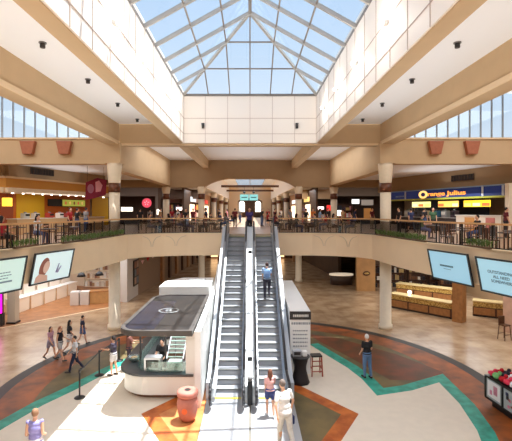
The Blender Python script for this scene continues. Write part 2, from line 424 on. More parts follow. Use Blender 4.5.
# ---------------------------------------------------------------- escalators
tread_m = mat('tread_grey', (168, 170, 174), .4, metal=.2)
riser_m = mat('riser_grey', (176, 178, 182), .45, metal=.2)
panel_m = mat('balustrade_panel', (150, 156, 162), .3, metal=.15)
TA = math.tan(PI/6)
YB, YT = 15.75, 15.75+UP/TA
def esc_z(y): return min(max((y-YB)*TA, 0), UP)
def esc_path(y0, y1, off): return [(y0, off), (YB-.12*off, off), (YT-.12*off, UP+off), (y1, UP+off)]
step_me = None
def make_escalator(sgn, label):
    x = sgn*.78
    e = tag(empty('escalator', (x, YB, 0)), label, 'escalator', 'escalators down from the upper floor')
    hw = .46
    global step_me
    n = 27; run = .38; rise = run*TA
    for k in range(-1, 25):
        y = YB+k*run; z = min(max(k*rise, 0), UP)
        z = min(z+rise*.6 if k >= 0 else .0, UP)
        if step_me is None:
            mb = MB().box(-hw, hw, 0, .42, -.05, 0, 0)
            for i in range(23): mb.box(-hw+.01+i*.04, -hw+.03+i*.04, 0, .41, 0, .012, 0)
            mb.box(-hw, hw, .0, .03, -rise-.05, -.0, 1)
            for i in range(23): mb.box(-hw+.01+i*.04, -hw+.025+i*.04, -.012, 0, -rise-.05, -.01, 1)
            mb.box(-hw, hw, -.005, .02, .0, .014, 2)
            s = mb.build('step', [tread_m, riser_m, mat('nosing', (150, 150, 140), .5)], e); step_me = s.data
        else:
            s = bpy.data.objects.new('step', step_me); COL.objects.link(s); s.parent = e
        s.location = (0, k*run, z+.03)
    def L(pts): return [(a-YB, b) for a, b in pts]
    MB().prism(L(esc_path(14.2, 26.3, -.3))+L(esc_path(14.2, 26.3, -1.15)[::-1])[:0]+L([(26.3, UP-1.15), (YT+.3, UP-1.15), (YB+1.3, -.28), (14.2, -.28)]), -hw-.12, hw+.12, plane='YZ').build('truss', mat('truss_grey', (170, 172, 174), .5), e)
    for q in (1, -1):
        xa, xb = sorted((q*(hw+.005), q*(hw+.09)))
        MB().prism(L(esc_path(15.0, 26.1, .2))+L(esc_path(15.0, 26.1, -.55)[::-1]), xa, xb, plane='YZ').build('skirt', steel, e)
        # balustrade with rounded newels
        top = esc_path(14.55, 26.2, .86); bot = esc_path(14.4, 26.2, .2)
        new0 = [(14.55-.33*math.sin(a), .53+.33*math.cos(a)) for a in [PI*i/8 for i in range(9)]]
        new1 = [(26.2+.33*math.sin(a), UP+.53+.33*math.cos(a)) for a in [PI*i/8 for i in range(9)]]
        poly = L(new0[::-1]+top[1:-1]+new1+bot[::-1][1:-1])
        MB().prism(poly, q*(hw+.1)-.02, q*(hw+.1)+.02, plane='YZ').build('balustrade', panel_m, e)
        hp = [(14.55-.36*math.sin(a), .53+.36*math.cos(a)) for a in [PI*i/8 for i in range(9)]][::-1]
        hq = [(26.2+.36*math.sin(a), UP+.53+.36*math.cos(a)) for a in [PI*i/8 for i in range(9)]]
        pth = [(q*(hw+.1), a, b) for a, b in L(hp+esc_path(14.55, 26.2, .89)[1:-1]+hq)]
        MB().tube(pth, .05, 8).build('handrail', rubber, e)
    MB().box(-hw-.3, hw+.3, -3.4, -.5, -.03, .035).build('landing_plate', mat('landing_steel', (180, 182, 186), .35, metal=.3), e)
    MB().box(-hw-.12, hw+.12, YT-YB+.35, YT-YB+1.3, UP-.02, UP+.03).build('landing_plate', steel, e)
    for yy, zz in ((-.5, 0), (YT-YB+.36, UP)):
        MB().box(-hw, hw, yy-.05, yy+.05, zz+.035, zz+.06).build('comb_plate', mat('comb_yellow', (225, 205, 90), .5), e)
    # outer deck beside the handrail
    xa, xb = sorted((sgn*.56, sgn*.80))
    MB().prism(L(esc_path(15.2, 26.0, .62))+L([(26.0, UP-1.1), (YT+.3, UP-1.1), (YB+.2, 0), (15.2, 0)]), xa, xb, plane='YZ').build('side_cladding', mat('cladding_grey', (196, 200, 204), .4), e)
    return e
escL = make_escalator(-1, 'left one of the two escalators, empty, with grey metal steps')
escR = make_escalator(1, 'right one of the two escalators, with people riding and boarding it')
dv = tag(empty('escalator_divider', (0, YB, 0)), 'white sloping divider panel with dark posts between the two escalators', 'divider')
MB().prism([(a-YB, b) for a, b in esc_path(14.9, 26.0, .6)]+[(26-YB, UP-1.1), (YT-YB+.3, UP-1.1), (.2, 0.04), (14.9-YB, .04)], -.19, .19, plane='YZ').build('panel', white, dv)
for y in (14.75, 16.4, 22.5, 25.4):
    z = esc_z(y)
    MB().box(-.09, .09, y-YB-.05, y-YB+.05, max(z+.04, z+.05), z+(.85 if y < 15 else .75)).build('post', black, dv)
MB().ball((0, 14.75-YB, .95), (.1, .1, .1)).build('post_cap', grey, dv)

# ---------------------------------------------------------------- balcony railing
def railing(path, label, flip):
    r = tag(empty('balcony_railing', (path[0][0], path[0][1], UP)), label, 'railing', 'balcony railings')
    ox, oy = path[0]
    pts = []
    for a, b in zip(path, path[1:]):
        A, B = Vector(a), Vector(b); L = (B-A).length; n = max(1, round(L/1.3))
        for k in range(n): pts.append(A+(B-A)*k/n)
    pts.append(Vector(path[-1]))
    loc = lambda p, z: (p.x-ox, p.y-oy, z)
    hr = MB(); br = MB()
    for a, b in zip(pts, pts[1:]):
        hr.bar(loc(a, 1.08), loc(b, 1.08), .1, .07); hr.ball(loc(b, 1.08), (.05, .05, .035), seg=8, rings=6)
        br.bar(loc(a, .2), loc(b, .2), .04, .04)
    hr.build('handrail', rail_m, r); br.build('bottom_rail', black, r)
    for p in pts:
        MB().box(p.x-ox-.025, p.x-ox+.025, p.y-oy-.025, p.y-oy+.025, 0, 1.06).build('post', black, r)
    for a, b in zip(pts, pts[1:]):
        if a.y > 20.4 or b.y > 20.4:
            d = (b-a).normalized(); q = Vector((-d.y, d.x))*.006
            MB().prism([(p.x-ox, p.y-oy) for p in (a+q, b+q, b-q, a-q)], .22, .98).build('glass_panel', glass('smoked_glass', (205, 205, 205), .07), r)
        else:
            mb = MB(); n = max(2, int((b-a).length/.14))
            for k in range(1, n):
                p = a+(b-a)*k/n; mb.box(p.x-ox-.009, p.x-ox+.009, p.y-oy-.009, p.y-oy+.009, .2, 1.05)
            mb.build('baluster_panel', mat('baluster', (120, 84, 62), .5), r)
    return r
def off(path, d, s):
    return [(x+s*d if abs(x) > 7.05 else x+s*d*.6, y+(d if y > 23.5 else 0)) for x, y in path]
railing(off(openL[:12], .3, -1), 'balcony railing left of the escalators, wooden handrail on dark posts', 1)
railing(off(openR[:12], .3, 1), 'balcony railing right of the escalators, wooden handrail on dark posts', -1)

# ---------------------------------------------------------------- planters on the balcony edge
def leaf_clump(n, r, h, spread=.5):
    mb = MB()
    for i in range(n):
        a = random.uniform(0, 2*PI); l = random.uniform(.5, 1)*h; t = random.uniform(.1, 1)*spread
        x0 = random.uniform(-r, r); y0 = random.uniform(-.06, .06); d = Vector((math.cos(a), math.sin(a), 0)); q = Vector((-d.y, d.x, 0))*.022
        p0 = Vector((x0, y0, 0)); p1 = p0+d*t*.3+Vector((0, 0, l*.7)); p2 = p0+d*t*.75+Vector((0, 0, l*.75))
        v = [mb.bm.verts.new(p) for p in (p0, p1-q, p2, p1+q)]
        mb.bm.faces.new(v)
    return mb
spots = [('l', -7.0, 23.0, 'beside the left column'), ('l', -7.15, 21.3, 'left of the left column'), ('l', -7.25, 19.6, 'just right of the portrait screen'), ('l', -7.55, 18.3, 'over the portrait screen'), ('l', -8.3, 16.0, 'in the gap between the two left screens'),
         ('r', 7.0, 23.0, 'beside the right column'), ('r', 7.15, 21.6, 'just right of the right column'), ('r', 7.22, 20.3, 'halfway from the right column to the blue screens'), ('r', 7.4, 19.1, 'just left of the blue screens'), ('r', 8.35, 15.8, 'in the gap between the two blue screens')]
for i, (sd, x, y, where) in enumerate(spots):
    s = -1 if sd == 'l' else 1
    p = tag(empty('planter', (x+s*.13, y, UP+.2), PI/2+s*.1), 'low green planter on the balcony edge '+where, 'planter', 'planters on the balcony edge')
    MB().prism([(-.7, -.06), (.7, -.06), (.7, .06), (-.7, .06)], 0, .06).build('trough', mat('trough_brown', (110, 84, 62), .7), p)
    o = leaf_clump(105, .75, .4, .6).build('foliage', leafm, p, (0, 0, .05))

# ---------------------------------------------------------------- screens hanging on the balcony face
def tv(A, B, label, art, tilt=.22, hgt=1.24, ztop=UP-.03, kind='display_screen'):
    """screen from A to B (left to right as seen), its top leaning out over the hall"""
    A, B = Vector(A), Vector(B); d = B-A; w = d.length; ang = math.atan2(d.y, d.x)
    t = tag(empty(kind, (A.x, A.y, ztop-hgt), ang), label, 'screen', 'screens on the balcony face')
    def tb(mb, name, m):
        for v in mb.bm.verts: v.co.y -= (v.co.z)*tilt
        return mb.build(name, m, t)
    fr = MB().box(0, w, 0, .07, 0, .06).box(0, w, 0, .07, hgt-.06, hgt).box(0, .06, 0, .07, 0, hgt).box(w-.06, w, 0, .07, 0, hgt).box(.03, w-.03, .05, .09, .03, hgt-.03)
    tb(fr, 'frame', mat('screen_frame', (46, 52, 56), .4))
    sc = tb(MB().box(.06, w-.06, .03, .05, .06, hgt-.06), 'panel', mat('screen_'+art[0], art[1], .4, emit=art[2]))
    for k in (.25, .75): tb(MB().box(w*k-.04, w*k+.04, .09, .3, hgt*.35, hgt*.65), 'bracket', black)
    return t, w, tb
tx = lambda n, c: mat(n, c, .5)
t, w, tb = tv((-8.88, 13.15), (-8.2, 15.3), 'pale blue-green screen with small lines of text, leftmost of the balcony screens', ('mint', (198, 226, 222), .25))
ink = mat('screen_ink', (120, 150, 165), .6)
mb = MB()
for k, (a, b) in enumerate(((.95, 1.6), (.85, 1.65), (1.0, 1.5))):
    x = a
    while x < b: l = random.uniform(.05, .13); mb.box(x, x+l, .02, .03, .72-k*.1, .75-k*.1); x += l+.03
mb.box(.75, 1.75, .02, .03, .38, .44)
tb(mb, 'text_lines', ink)
t, w, tb = tv((-8.27, 15.95), (-7.68, 18.1), 'screen showing a woman with auburn hair on a pale blue ground', ('portrait', (206, 228, 232), .3))
def flat(pts, y=.02, y2=.03): return MB().prism(pts, y, y2, plane='XZ')
def ell(cx, cz, rx, rz, n=20, rot=0): return [(cx+rx*math.cos(a)*math.cos(rot)-rz*math.sin(a)*math.sin(rot), cz+rx*math.cos(a)*math.sin(rot)+rz*math.sin(a)*math.cos(rot)) for a in [2*PI*i/n for i in range(n)]]
tb(flat(ell(.62, .64, .24, .38, rot=-.25), .025, .03), 'printed_hair', tx('auburn', (166, 104, 88)))
tb(flat([(.22, .07), (.26, .3), (.42, .4), (.62, .36), (.86, .3), (.92, .07)], .022, .03), 'printed_shoulders', tx('print_skin', (238, 200, 184)))
tb(flat(ell(.74, .64, .16, .24, rot=-.25), .018, .03), 'printed_face', tx('print_face', (244, 212, 198)))
tb(flat([(1.3, .35), (1.42, .72), (1.46, .7), (1.42, .42), (1.56, .6), (1.6, .58), (1.46, .32)], .022, .03), 'printed_sprig', tx('sprig', (150, 150, 190)))
t, w, tb = tv((7.7, 17.95), (8.27, 15.75), 'pale blue screen with one small line of lettering, left of the two right screens', ('blue', (156, 202, 224), .3))
mb = MB(); x = .62
while x < 1.35: l = random.uniform(.04, .09); mb.box(x, x+l, .02, .03, .6, .67); x += l+.02
tb(mb, 'text_line', tx('screen_ink2', (96, 132, 150)))
mb = MB(); x = .8
while x < 1.2: l = random.uniform(.04, .08); mb.box(x, x+l, .02, .03, .5, .52); x += l+.02
tb(mb, 'text_line', tx('screen_ink2', (96, 132, 150)))
t, w, tb = tv((8.2, 15.1), (8.78, 13.0), 'pale blue screen with three lines of grey capitals, at the right edge', ('blue2', (162, 206, 224), .3))
for k, s_ in enumerate(('OUTSTANDING', 'ALL NEED', 'SOMEWHERE')):
    o = text_mesh(s_, .15, 'lettering', tx('screen_ink3', (96, 116, 130)), t, (.98, 0, 0), (PI/2, 0, 0), .004)
    for v in o.data.vertices: v.co.y += .78-k*.16
    for v in o.data.vertices:
        pass
    zc = .78-k*.16
    o.location = (.98, .02, 0); o.rotation_euler = (PI/2+math.atan(tilt_ := .22), 0, 0)

# ---------------------------------------------------------------- wall uplights, ceiling lights, well spots
lampw = mat('lamp_glow', (255, 244, 220), .5, emit=6)
for s in (-1, 1):
    for k, x in enumerate((10.46, 12.5)):
        side = 'left' if s < 0 else 'right'; w_ = 'nearer to' if k == 0 else 'farther from'
        u = tag(empty('wall_uplight', (s*x, 24.1, 9.95)), 'terracotta trapezoid uplight on the %s beam, the one %s the column' % (side, w_), 'wall light', 'terracotta uplights')
        MB().prism([(-.26, 0), (.26, 0), (.42, .72), (-.42, .72)], -.3, 0, plane='XZ').build('shade', terra, u)
        MB().box(-.36, .36, -.26, -.03, .72, .735).build('lens', offw, u)
dl = None
for s in (-1, 1):
    for k, y in enumerate((12.5, 16, 19.6, 23)):
        nm = ('nearest the camera', 'second from the camera', 'third from the camera', 'farthest back')[k]
        u = tag(empty('ceiling_spotlight', (s*6.1, y, 11.73)), 'small dark spotlight in the %s white ceiling strip, %s' % ('left' if s < 0 else 'right', nm), 'ceiling light', 'ceiling spotlights')
        MB().cyl(0, 0, -.03, 0, .11, 16).build('trim_ring', grey, u)
        MB().cyl(0, 0, -.16, -.03, .075, 12).build('lamp_body', dark, u)
for s in (-1, 1):
    u = tag(empty('well_spotlight', (s*2.65, 24.07, 11.6)), 'dark spotlight on the end wall of the light well, %s side' % ('left' if s < 0 else 'right'), 'spotlight', 'end wall spotlights')
    MB().box(-.05, .05, -.06, 0, -.15, .1).build('bracket', grey, u)
    MB().cone((0, -.1, -.2), (0, -.16, .1), .07, .09, 12).build('lamp_body', dark, u)
for s in (-1, 1):
    for k, y in enumerate((11.6, 14.8, 18, 21.2)):
        u = tag(empty('well_floodlight', (s*3.74, y, 11.9)), 'small lit floodlight on the %s wall of the light well, %s' % ('left' if s < 0 else 'right', ('nearest', 'second along', 'third along', 'farthest back')[k]), 'floodlight', 'floodlights along the light well')
        MB().box(-s*.12 if s > 0 else 0, 0 if s > 0 else .12, -.1, .1, -.05, .05).build('housing', white, u)
        MB().ball((-s*.15, 0, 0), .07).build('bulb', mat('flood_glow', (255, 250, 240), .5, emit=4), u)
# vents
def vent(loc, ang, w, label):
    v = tag(empty('air_vent', loc, ang), label, 'vent')
    MB().box(0, w, -.02, .02, 0, .42).build('backing', mat('vent_dark', (40, 30, 24), .7), v)
    fr = MB(); fr.box(0, w, -.05, 0, 0, .03).box(0, w, -.05, 0, .39, .42)
    for i in range(9): fr.box(w*i/8-.015, w*i/8+.015, -.05, 0, 0, .42)
    fr.build('grille', mat('vent_brown', (70, 52, 40), .6), v)

# ---------------------------------------------------------------- upper floor, left food stall
AL, BL = Vector((-14.6, 25.4)), Vector((-12.0, 33.8))
def facade(A, B):
    d = (B-A); return math.atan2(d.y, d.x), d.length
angL, LL = facade(AL, BL)
def along(A, B, px):
    """distance along the line A B of the point seen at pixel column px"""
    k = (px-CX)/F; d = (B-A).normalized()
    return (k*A.y-A.x)/(d.x-k*d.y)
frL = empty('stall_facade', (AL.x, AL.y, 0), angL); frL['kind'] = 'structure'
orange_f = mat('stall_orange_cream', (212, 154, 72), .6)
wl = LL+1.2
MB().box(0, wl, 0, .4, 8.15, 8.72).build('fascia_band', orange_f, frL)
MB().box(-.03, wl, -.12, .4, 8.72, 8.84).build('top_moulding', cream, frL)
MB().box(-.03, wl, -.25, .45, 7.84, 8.15).build('light_shelf', mat('shelf_white', (240, 228, 206), .6), frL)
MB().box(0, wl, .3, .5, 8.8, 9.62).build('bulkhead', brown_w, frL)
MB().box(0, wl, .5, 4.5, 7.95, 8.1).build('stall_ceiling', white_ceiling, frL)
lamps = MB()
for i in range(12): lamps.ball((.4+i*.8, -.1, 7.83), (.07, .07, .04), seg=8, rings=6)
lamps.build('downlight', lampw, frL)
fl2 = struct(empty('stall_facade', (-18, 25.4, 0)))
MB().box(0, 3.4, 0, .4, 8.15, 8.72).box(0, 3.4, .3, .5, 8.8, 9.62, 1).build('fascia_band', [orange_f, brown_w], fl2)
MB().box(0, 3.4, -.12, .4, 8.72, 8.84).box(0, 3.4, -.25, .45, 7.84, 8.15).build('top_moulding', cream, fl2)
# back wall of the stall, parallel to the facade
n2 = Vector((math.sin(angL), -math.cos(angL)))
AB, BB = AL-n2*3.2, BL-n2*3.2+(BL-AL).normalized()*3
bw = struct(empty('stall_wall', (AB.x, AB.y, UP), angL))
orange_w = mat('orange_wall', (206, 108, 32), .6, noise=.1, nscale=1); yel = mat('yellow_panel', (224, 178, 30), .6)
MB().box(-4, (BB-AB).length, 0, .15, 0, 3).build('wall_panel', orange_w, bw)
for a, b in ((16, 44), (92, 108)):
    MB().box(along(AB, BB, a), along(AB, BB, b), -.04, 0, .2, 2.75).build('yellow_panel', yel, bw)
MB().box(along(AB, BB, -5), along(AB, BB, 13), -.03, 0, 0, 2.75).build('red_brown_panel', mat('red_brown', (150, 72, 36), .6), bw)
vent((*(AL+(BL-AL).normalized()*along(AL, BL, 30)-n2*(-.02)+n2*.0), 9.1), angL, 2.0, 'dark slatted air vent above the orange food stall on the left')
def on_wall(A, B, n, px, off_, z): p = A+(B-A).normalized()*along(A, B, px)+n*off_; return (p.x, p.y, z)
def screen(px0, px1, z0, z1, label, m, extra=None, A=AB, B=BB, n=n2, ang=angL, off_=.12, name='menu_screen', cat='menu screen', grp=None):
    a, b = along(A, B, px0), along(A, B, px1); p = A+(B-A).normalized()*a+n*off_
    t = tag(empty(name, (p.x, p.y, z0), ang), label, cat, grp)
    w = b-a; h = z1-z0
    MB().box(0, w, 0, .06, 0, h).build('casing', black, t)
    MB().box(.03, w-.03, -.012, 0, .03, h-.03).build('panel', m, t)
    return t, w, h
screen(47, 60.5, 7.1, 7.66, 'black switched-off screen on the orange wall of the left food stall', black)
t, w, h = screen(61, 84, 7.08, 7.66, 'menu screen with pictures of food, on the orange wall', mat('menu_green', (150, 150, 60), .5, emit=.5))
for k in range(5):
    MB().prism(ell(.15+(w-.3)*(k+.5)/5, h/2, .1, .14, 10), -.02, -.012, plane='XZ').build('food_picture', mat(('food_a', 'food_b', 'food_c')[k % 3], ((196, 90, 60), (226, 190, 110), (120, 60, 40))[k % 3], .5, emit=.3), t)
p = gpt(6, 202, 7.3) if False else None
pl = tag(empty('pendant_lamp', (-16.0, 28.0, 0)), 'yellow drum pendant lamp in the left food stall', 'lamp')
MB().lathe([(.3, 0), (.3, .55)], 0, 0, 7.05, 20).build('lamp_shade', mat('yellow_shade', (240, 196, 60), .6, emit=1.2), pl)
MB().cyl(0, 0, 7.6, 7.95, .015, 6).build('cord', black, pl)
# stall counter with food displays
cA, cB = AL-n2*.7, BL-n2*.7+(BL-AL).normalized()*2
cn = tag(empty('food_counter', (cA.x, cA.y, UP), angL), 'long cream food counter in front of the orange wall', 'counter')
MB().box(1.5, 10.4, 0, .8, 0, 1.0).build('body', mat('counter_tan', (196, 164, 120), .5), cn)
MB().box(1.45, 10.45, -.05, .85, 1.0, 1.05).build('worktop', mat('counter_top', (220, 214, 200), .3), cn)
for k, (px, c, nm) in enumerate(((30, (190, 190, 185), 'steel'), (40, (210, 200, 190), 'cream'), (54, (170, 60, 50), 'red'), (64, (225, 215, 210), 'white'), (72, (150, 60, 60), 'dark red'), (84, (120, 100, 70), 'brown'))):
    p = cA+(cB-cA).normalized()*along(cA, cB, px)-n2*.4
    q = tag(empty('countertop_machine', (p.x, p.y, UP+1.05), angL), '%s food machine on the left stall counter' % nm, 'machine', 'machines on the left stall counter')
    MB().box(-.22, .22, -.2, .2, 0, .34, bev=.03).build('body', mat('mach%d' % k, c, .4), q)
    MB().box(-.16, .16, -.24, -.2, .16, .28).build('window', black, q)
    MB().cyl(0, 0, .34, .42, .1, 12).build('lid', grey, q)
# magenta hanging banner by the left column
bn = tag(empty('hanging_banner', (-9.95, 27.4, 7.45), .35), 'magenta banner with pink emblem hanging beside the left column', 'banner')
mag = mat('banner_magenta', (140, 24, 62), .6); pk = mat('banner_pink', (232, 170, 190), .6)
MB().prism([(-.62, 0), (.0, .12), (.62, .35), (.68, 1.3), (.1, 1.42), (-.6, 1.12)], -.025, .025, plane='XZ').build('cloth', mag, bn)
MB().prism([(.0, .5), (.3, .55), (.42, .95), (.2, 1.25), (-.02, 1.15)], -.035, -.025, plane='XZ').build('emblem', pk, bn)
MB().prism(ell(-.3, .72, .2, .3, 16), -.035, -.025, plane='XZ').build('emblem', mat('banner_mauve', (180, 120, 150), .6), bn)
MB().bar((-.5, 0, 1.1), (-.5, 0, 2.17), .02).bar((.5, 0, 1.3), (.5, 0, 2.17), .02).build('hanger', black, bn)

# ---------------------------------------------------------------- upper floor, right food stall
AR, BR = Vector((12.55, 37.0)), Vector((15.75, 25.6))
angR, LR = facade(AR, BR); nR = Vector((math.sin(angR), -math.cos(angR)))
fr = struct(empty('stall_facade', (AR.x, AR.y, 0), angR))
navy = mat('sign_navy', (20, 46, 110), .45, emit=.15); lime = mat('sign_lime', (190, 196, 60), .5)
MB().box(-3, LR+2, .3, .5, 8.4, 9.62).build('bulkhead', brown_w, fr)
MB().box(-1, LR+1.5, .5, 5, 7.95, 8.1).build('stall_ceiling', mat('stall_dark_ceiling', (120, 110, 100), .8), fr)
sg = tag(empty('stall_sign', (AR.x, AR.y, 7.58), angR), 'long navy fascia sign with orange lettering over the right food stall', 'sign')
MB().box(-.4, LR+.2, -.1, .3, .12, .74).build('backboard', navy, sg)
MB().box(-.4, LR+.2, -.14, .3, 0, .12).build('lower_trim', lime, sg)
MB().box(-.4, LR+.2, -.14, .3, .74, .82).build('upper_trim', mat('sign_blue_trim', (140, 170, 200), .5), sg)
for px in (406.5, 484, 504.5):
    u = along(AR, BR, px); MB().box(u-.07, u+.07, -.14, .3, .06, .8).build('divider', mat('sign_divider', (210, 218, 226), .5), sg)
u0, u1 = along(AR, BR, 421), along(AR, BR, 466.5)
og = mat('sign_orange', (246, 150, 60), .5, emit=.9); oy = mat('sign_orange_yellow', (250, 190, 110), .5, emit=.9)
us, ue = along(AR, BR, 429), along(AR, BR, 467)
word = text_mesh('range Julius', .42, 'lettering', og, sg, ((us+ue)/2, -.13, .42), (PI/2, 0, 0), .015, bold=.008)
xs = [v.co.x for v in word.data.vertices]; k = (ue-us)/(max(xs)-min(xs))
for v in word.data.vertices: v.co.x *= k
o_ = MB()
ucx, uw = along(AR, BR, 424.5), (along(AR, BR, 429)-along(AR, BR, 420.3))/2
for i in range(24):
    a, b = 2*PI*i/24, 2*PI*(i+1)/24
    o_.prism([(ucx+uw*r*math.cos(t), .42+.3*r*math.sin(t)) for r, t in ((.55, a), (1, a), (1, b), (.55, b))], -.15, -.12, plane='XZ')
o_.build('lettering', oy, sg)
mb = MB(); x = along(AR, BR, 397)
while x < along(AR, BR, 405): mb.box(x, x+.12, -.12, -.1, .3, .42); x += .2
mb.build('small_lettering', mat('sign_pale', (150, 175, 200), .5), sg)
vent((*(AR+(BR-AR).normalized()*along(AR, BR, 449)+nR*(-.24)), 8.85), angR, along(AR, BR, 471)-along(AR, BR, 449), 'dark slatted air vent above the navy sign on the right')
# menu boards
mA, mB = AR-nR*1.6, BR-nR*1.6
for k, (a, b, c, n_) in enumerate(((412, 431, (238, 226, 140), 'pale yellow, leftmost'), (438, 459, (248, 190, 90), 'orange and yellow, the middle one'), (463.5, 491, (250, 206, 50), 'bright yellow, rightmost'))):
    t, w, h = screen(a, b, 7.0, 7.52, 'lit menu board of the right food stall, '+n_, mat('menu%d' % k, c, .5, emit=1.0), A=mA, B=mB, n=nR, ang=angR, off_=0, name='menu_board', cat='menu board', grp='menu boards under the navy sign')
    for q in range(3):
        MB().box(w*q/3+.06, w*(q+1)/3-.1, -.02, -.012, .08, .3).build('food_picture', mat('menu_pic%d' % ((q+k) % 3), ((244, 240, 190), (230, 120, 70), (246, 226, 120))[(q+k) % 3], .5, emit=.7), t)
rb = struct(empty('stall_wall', (mA.x-nR.x*2, mA.y-nR.y*2, UP), angR))
MB().box(-2, LR+2, 0, .15, 0, 2.85).build('wall_panel', mat('stall_dark_blue', (44, 48, 62), .6), rb)
cA, cB = AR-nR*.1, BR-nR*.1
ux = lambda px, z=0: along(cA, cB, px)
cr = tag(empty('service_counter', (cA.x, cA.y, UP), angR), 'white service counter with a wooden panel under the navy sign', 'counter')
MB().box(ux(456), ux(501), 0, .9, 0, 1.2).build('body', mat('counter_white', (232, 222, 206), .5), cr)
MB().box(ux(455.5), ux(501.5), -.06, .95, 1.2, 1.26).build('worktop', offw, cr)
MB().box(ux(465), ux(474.5), -.04, 0, .1, 1.1).build('wood_panel', mat('panel_orange', (204, 146, 84), .5), cr)
MB().box(ux(486), ux(495), -.04, 0, .1, 1.1).build('poster', mat('poster_pink', (196, 120, 110), .5), cr)
c2 = tag(empty('service_counter', (cA.x, cA.y, UP), angR), 'dark service counter left of the white one under the navy sign', 'counter')
MB().box(ux(398), ux(455), .2, .9, 0, 1.0).build('body', mat('counter_dark', (62, 54, 54), .5), c2)
MB().box(ux(398), ux(455), .15, .95, 1.0, 1.05).build('worktop', steel, c2)
for k, (px, c, nm) in enumerate(((403, (200, 200, 196), 'white'), (413, (90, 90, 96), 'dark grey'), (421, (196, 180, 150), 'cream'), (431, (60, 110, 140), 'blue'), (440, (150, 150, 150), 'grey'), (449, (70, 60, 70), 'black'))):
    p = cA+(cB-cA).normalized()*ux(px)-nR*.5
    q = tag(empty('drinks_machine', (p.x, p.y, UP+1.05), angR), '%s drinks machine on the dark counter of the right stall' % nm, 'machine', 'machines on the right stall counter')
    MB().box(-.24, .24, -.22, .22, 0, .5, bev=.03).build('body', mat('dm%d' % k, c, .4), q)
    MB().box(-.18, .18, -.25, -.22, .2, .42).build('front', black if k % 2 else offw, q)
    MB().cyl(0, 0, .5, .64, .12, 12).build('hopper', clear, q)
struct(MB().box(15.35, 15.75, 25.2, 25.6, UP, 8.4).build('column', [col_m]))
# ---------------------------------------------------------------- shops at the back of the upper floor
def shop(x0, x1, y, z0, z1, wallm, backm, label_n, depth=3.0, floor_h=0):
    s = struct(empty('shop_front', ((x0+x1)/2, y, z0))); w = (x1-x0)/2; H = z1-z0
    MB().box(-w, w, 0, .3, H-1.3, H).build('fascia', wallm, s)
    MB().box(-w, -w+.3, 0, .3, 0, H-1.3).box(w-.3, w, 0, .3, 0, H-1.3).build('pier', wallm, s)
    MB().box(-w, w, depth, depth+.1, 0, H).build('back_wall', backm, s)
    return s
Yb = 46.0
def X(px, y=Yb): return (px-CX)/F*y
def Z(py, y=Yb): return EYE+(CY-py)/F*y
dk = mat('shop_dark', (74, 58, 48), .7); pinkw = mat('shop_pinkish', (196, 160, 150), .7)
shop(-17.8, X(158), Yb, UP, 9.6, mat('shop_grey', (112, 98, 90), .7), dk, 0)
shop(X(158), X(201), Yb, UP, 9.3, brownd, pinkw, 0)
shop(X(299), X(334), Yb, UP, 9.3, mat('shop_beige', (178, 146, 110), .7), dk, 0)
shop(X(334), 17.8, Yb, UP, 9.6, mat('shop_taupe', (110, 94, 80), .7), dk, 0)
s = tag(empty('round_sign', (X(147), Yb-.02, Z(203))), 'round pink-red shop sign on the grey fascia at the back left', 'sign')
MB().cone((0, 0, 0), (0, -.15, 0), .5, .5, 24).build('disc', mat('sign_red', (214, 70, 90), .5, emit=.5), s)
mb = MB()
for i in range(5): mb.prism(ell(.2*math.cos(2*PI*i/5+.3), .2*math.sin(2*PI*i/5+.3), .1, .05, 8, 2*PI*i/5+.3), -.17, -.15, plane='XZ')
mb.build('emblem', mat('sign_pale_pink', (246, 170, 180), .5, emit=.4), s)
def lit_sign(px0, px1, py0, py1, c, label, e=1.2, y=Yb-.1, name='lit_sign'):
    t = tag(empty(name, (X((px0+px1)/2, y), y, Z(py1, y))), label, 'sign')
    w = (px1-px0)/F*y/2; h = (py1-py0)/F*y
    MB().box(-w, w, 0, .08, 0, h).build('casing', dark, t)
    MB().box(-w+.03, w-.03, -.02, 0, .03, h-.03).build('panel', mat('sg'+label[:14], c, .5, emit=e), t)
    return t
lit_sign(121, 133, 207, 211.5, (255, 236, 210), 'small lit cream sign right behind the left column', 2.0)
lit_sign(156.5, 161.5, 209, 215, (240, 230, 210), 'small lit square panel left of the first back column', 1.5)
lit_sign(176, 188, 207, 210.5, (255, 235, 230), 'lit white strip sign over the pink shop at the back left', 2.0)
lit_sign(310, 324, 206.5, 209.5, (255, 250, 240), 'lit white strip sign at the back right of the arch', 2.5)
lit_sign(326.5, 331, 205, 211, (214, 40, 36), 'small red sign beside the white strip sign', .8)
lit_sign(337, 341.5, 210, 216, (240, 236, 226), 'small lit white panel right of the red sign', 1.5)
lit_sign(351.5, 359.5, 199, 204, (226, 226, 222), 'lit white screen at the back right, left of the grey board', 1.0)
lit_sign(361, 373.5, 199.5, 205.5, (140, 130, 120), 'grey board with faint lettering at the back right', .3)
lit_sign(363.5, 372, 208, 219, (178, 122, 62), 'orange-brown wooden panel at the back right', .1)  # plain wood, not a sign; a faint glow is put into its colour
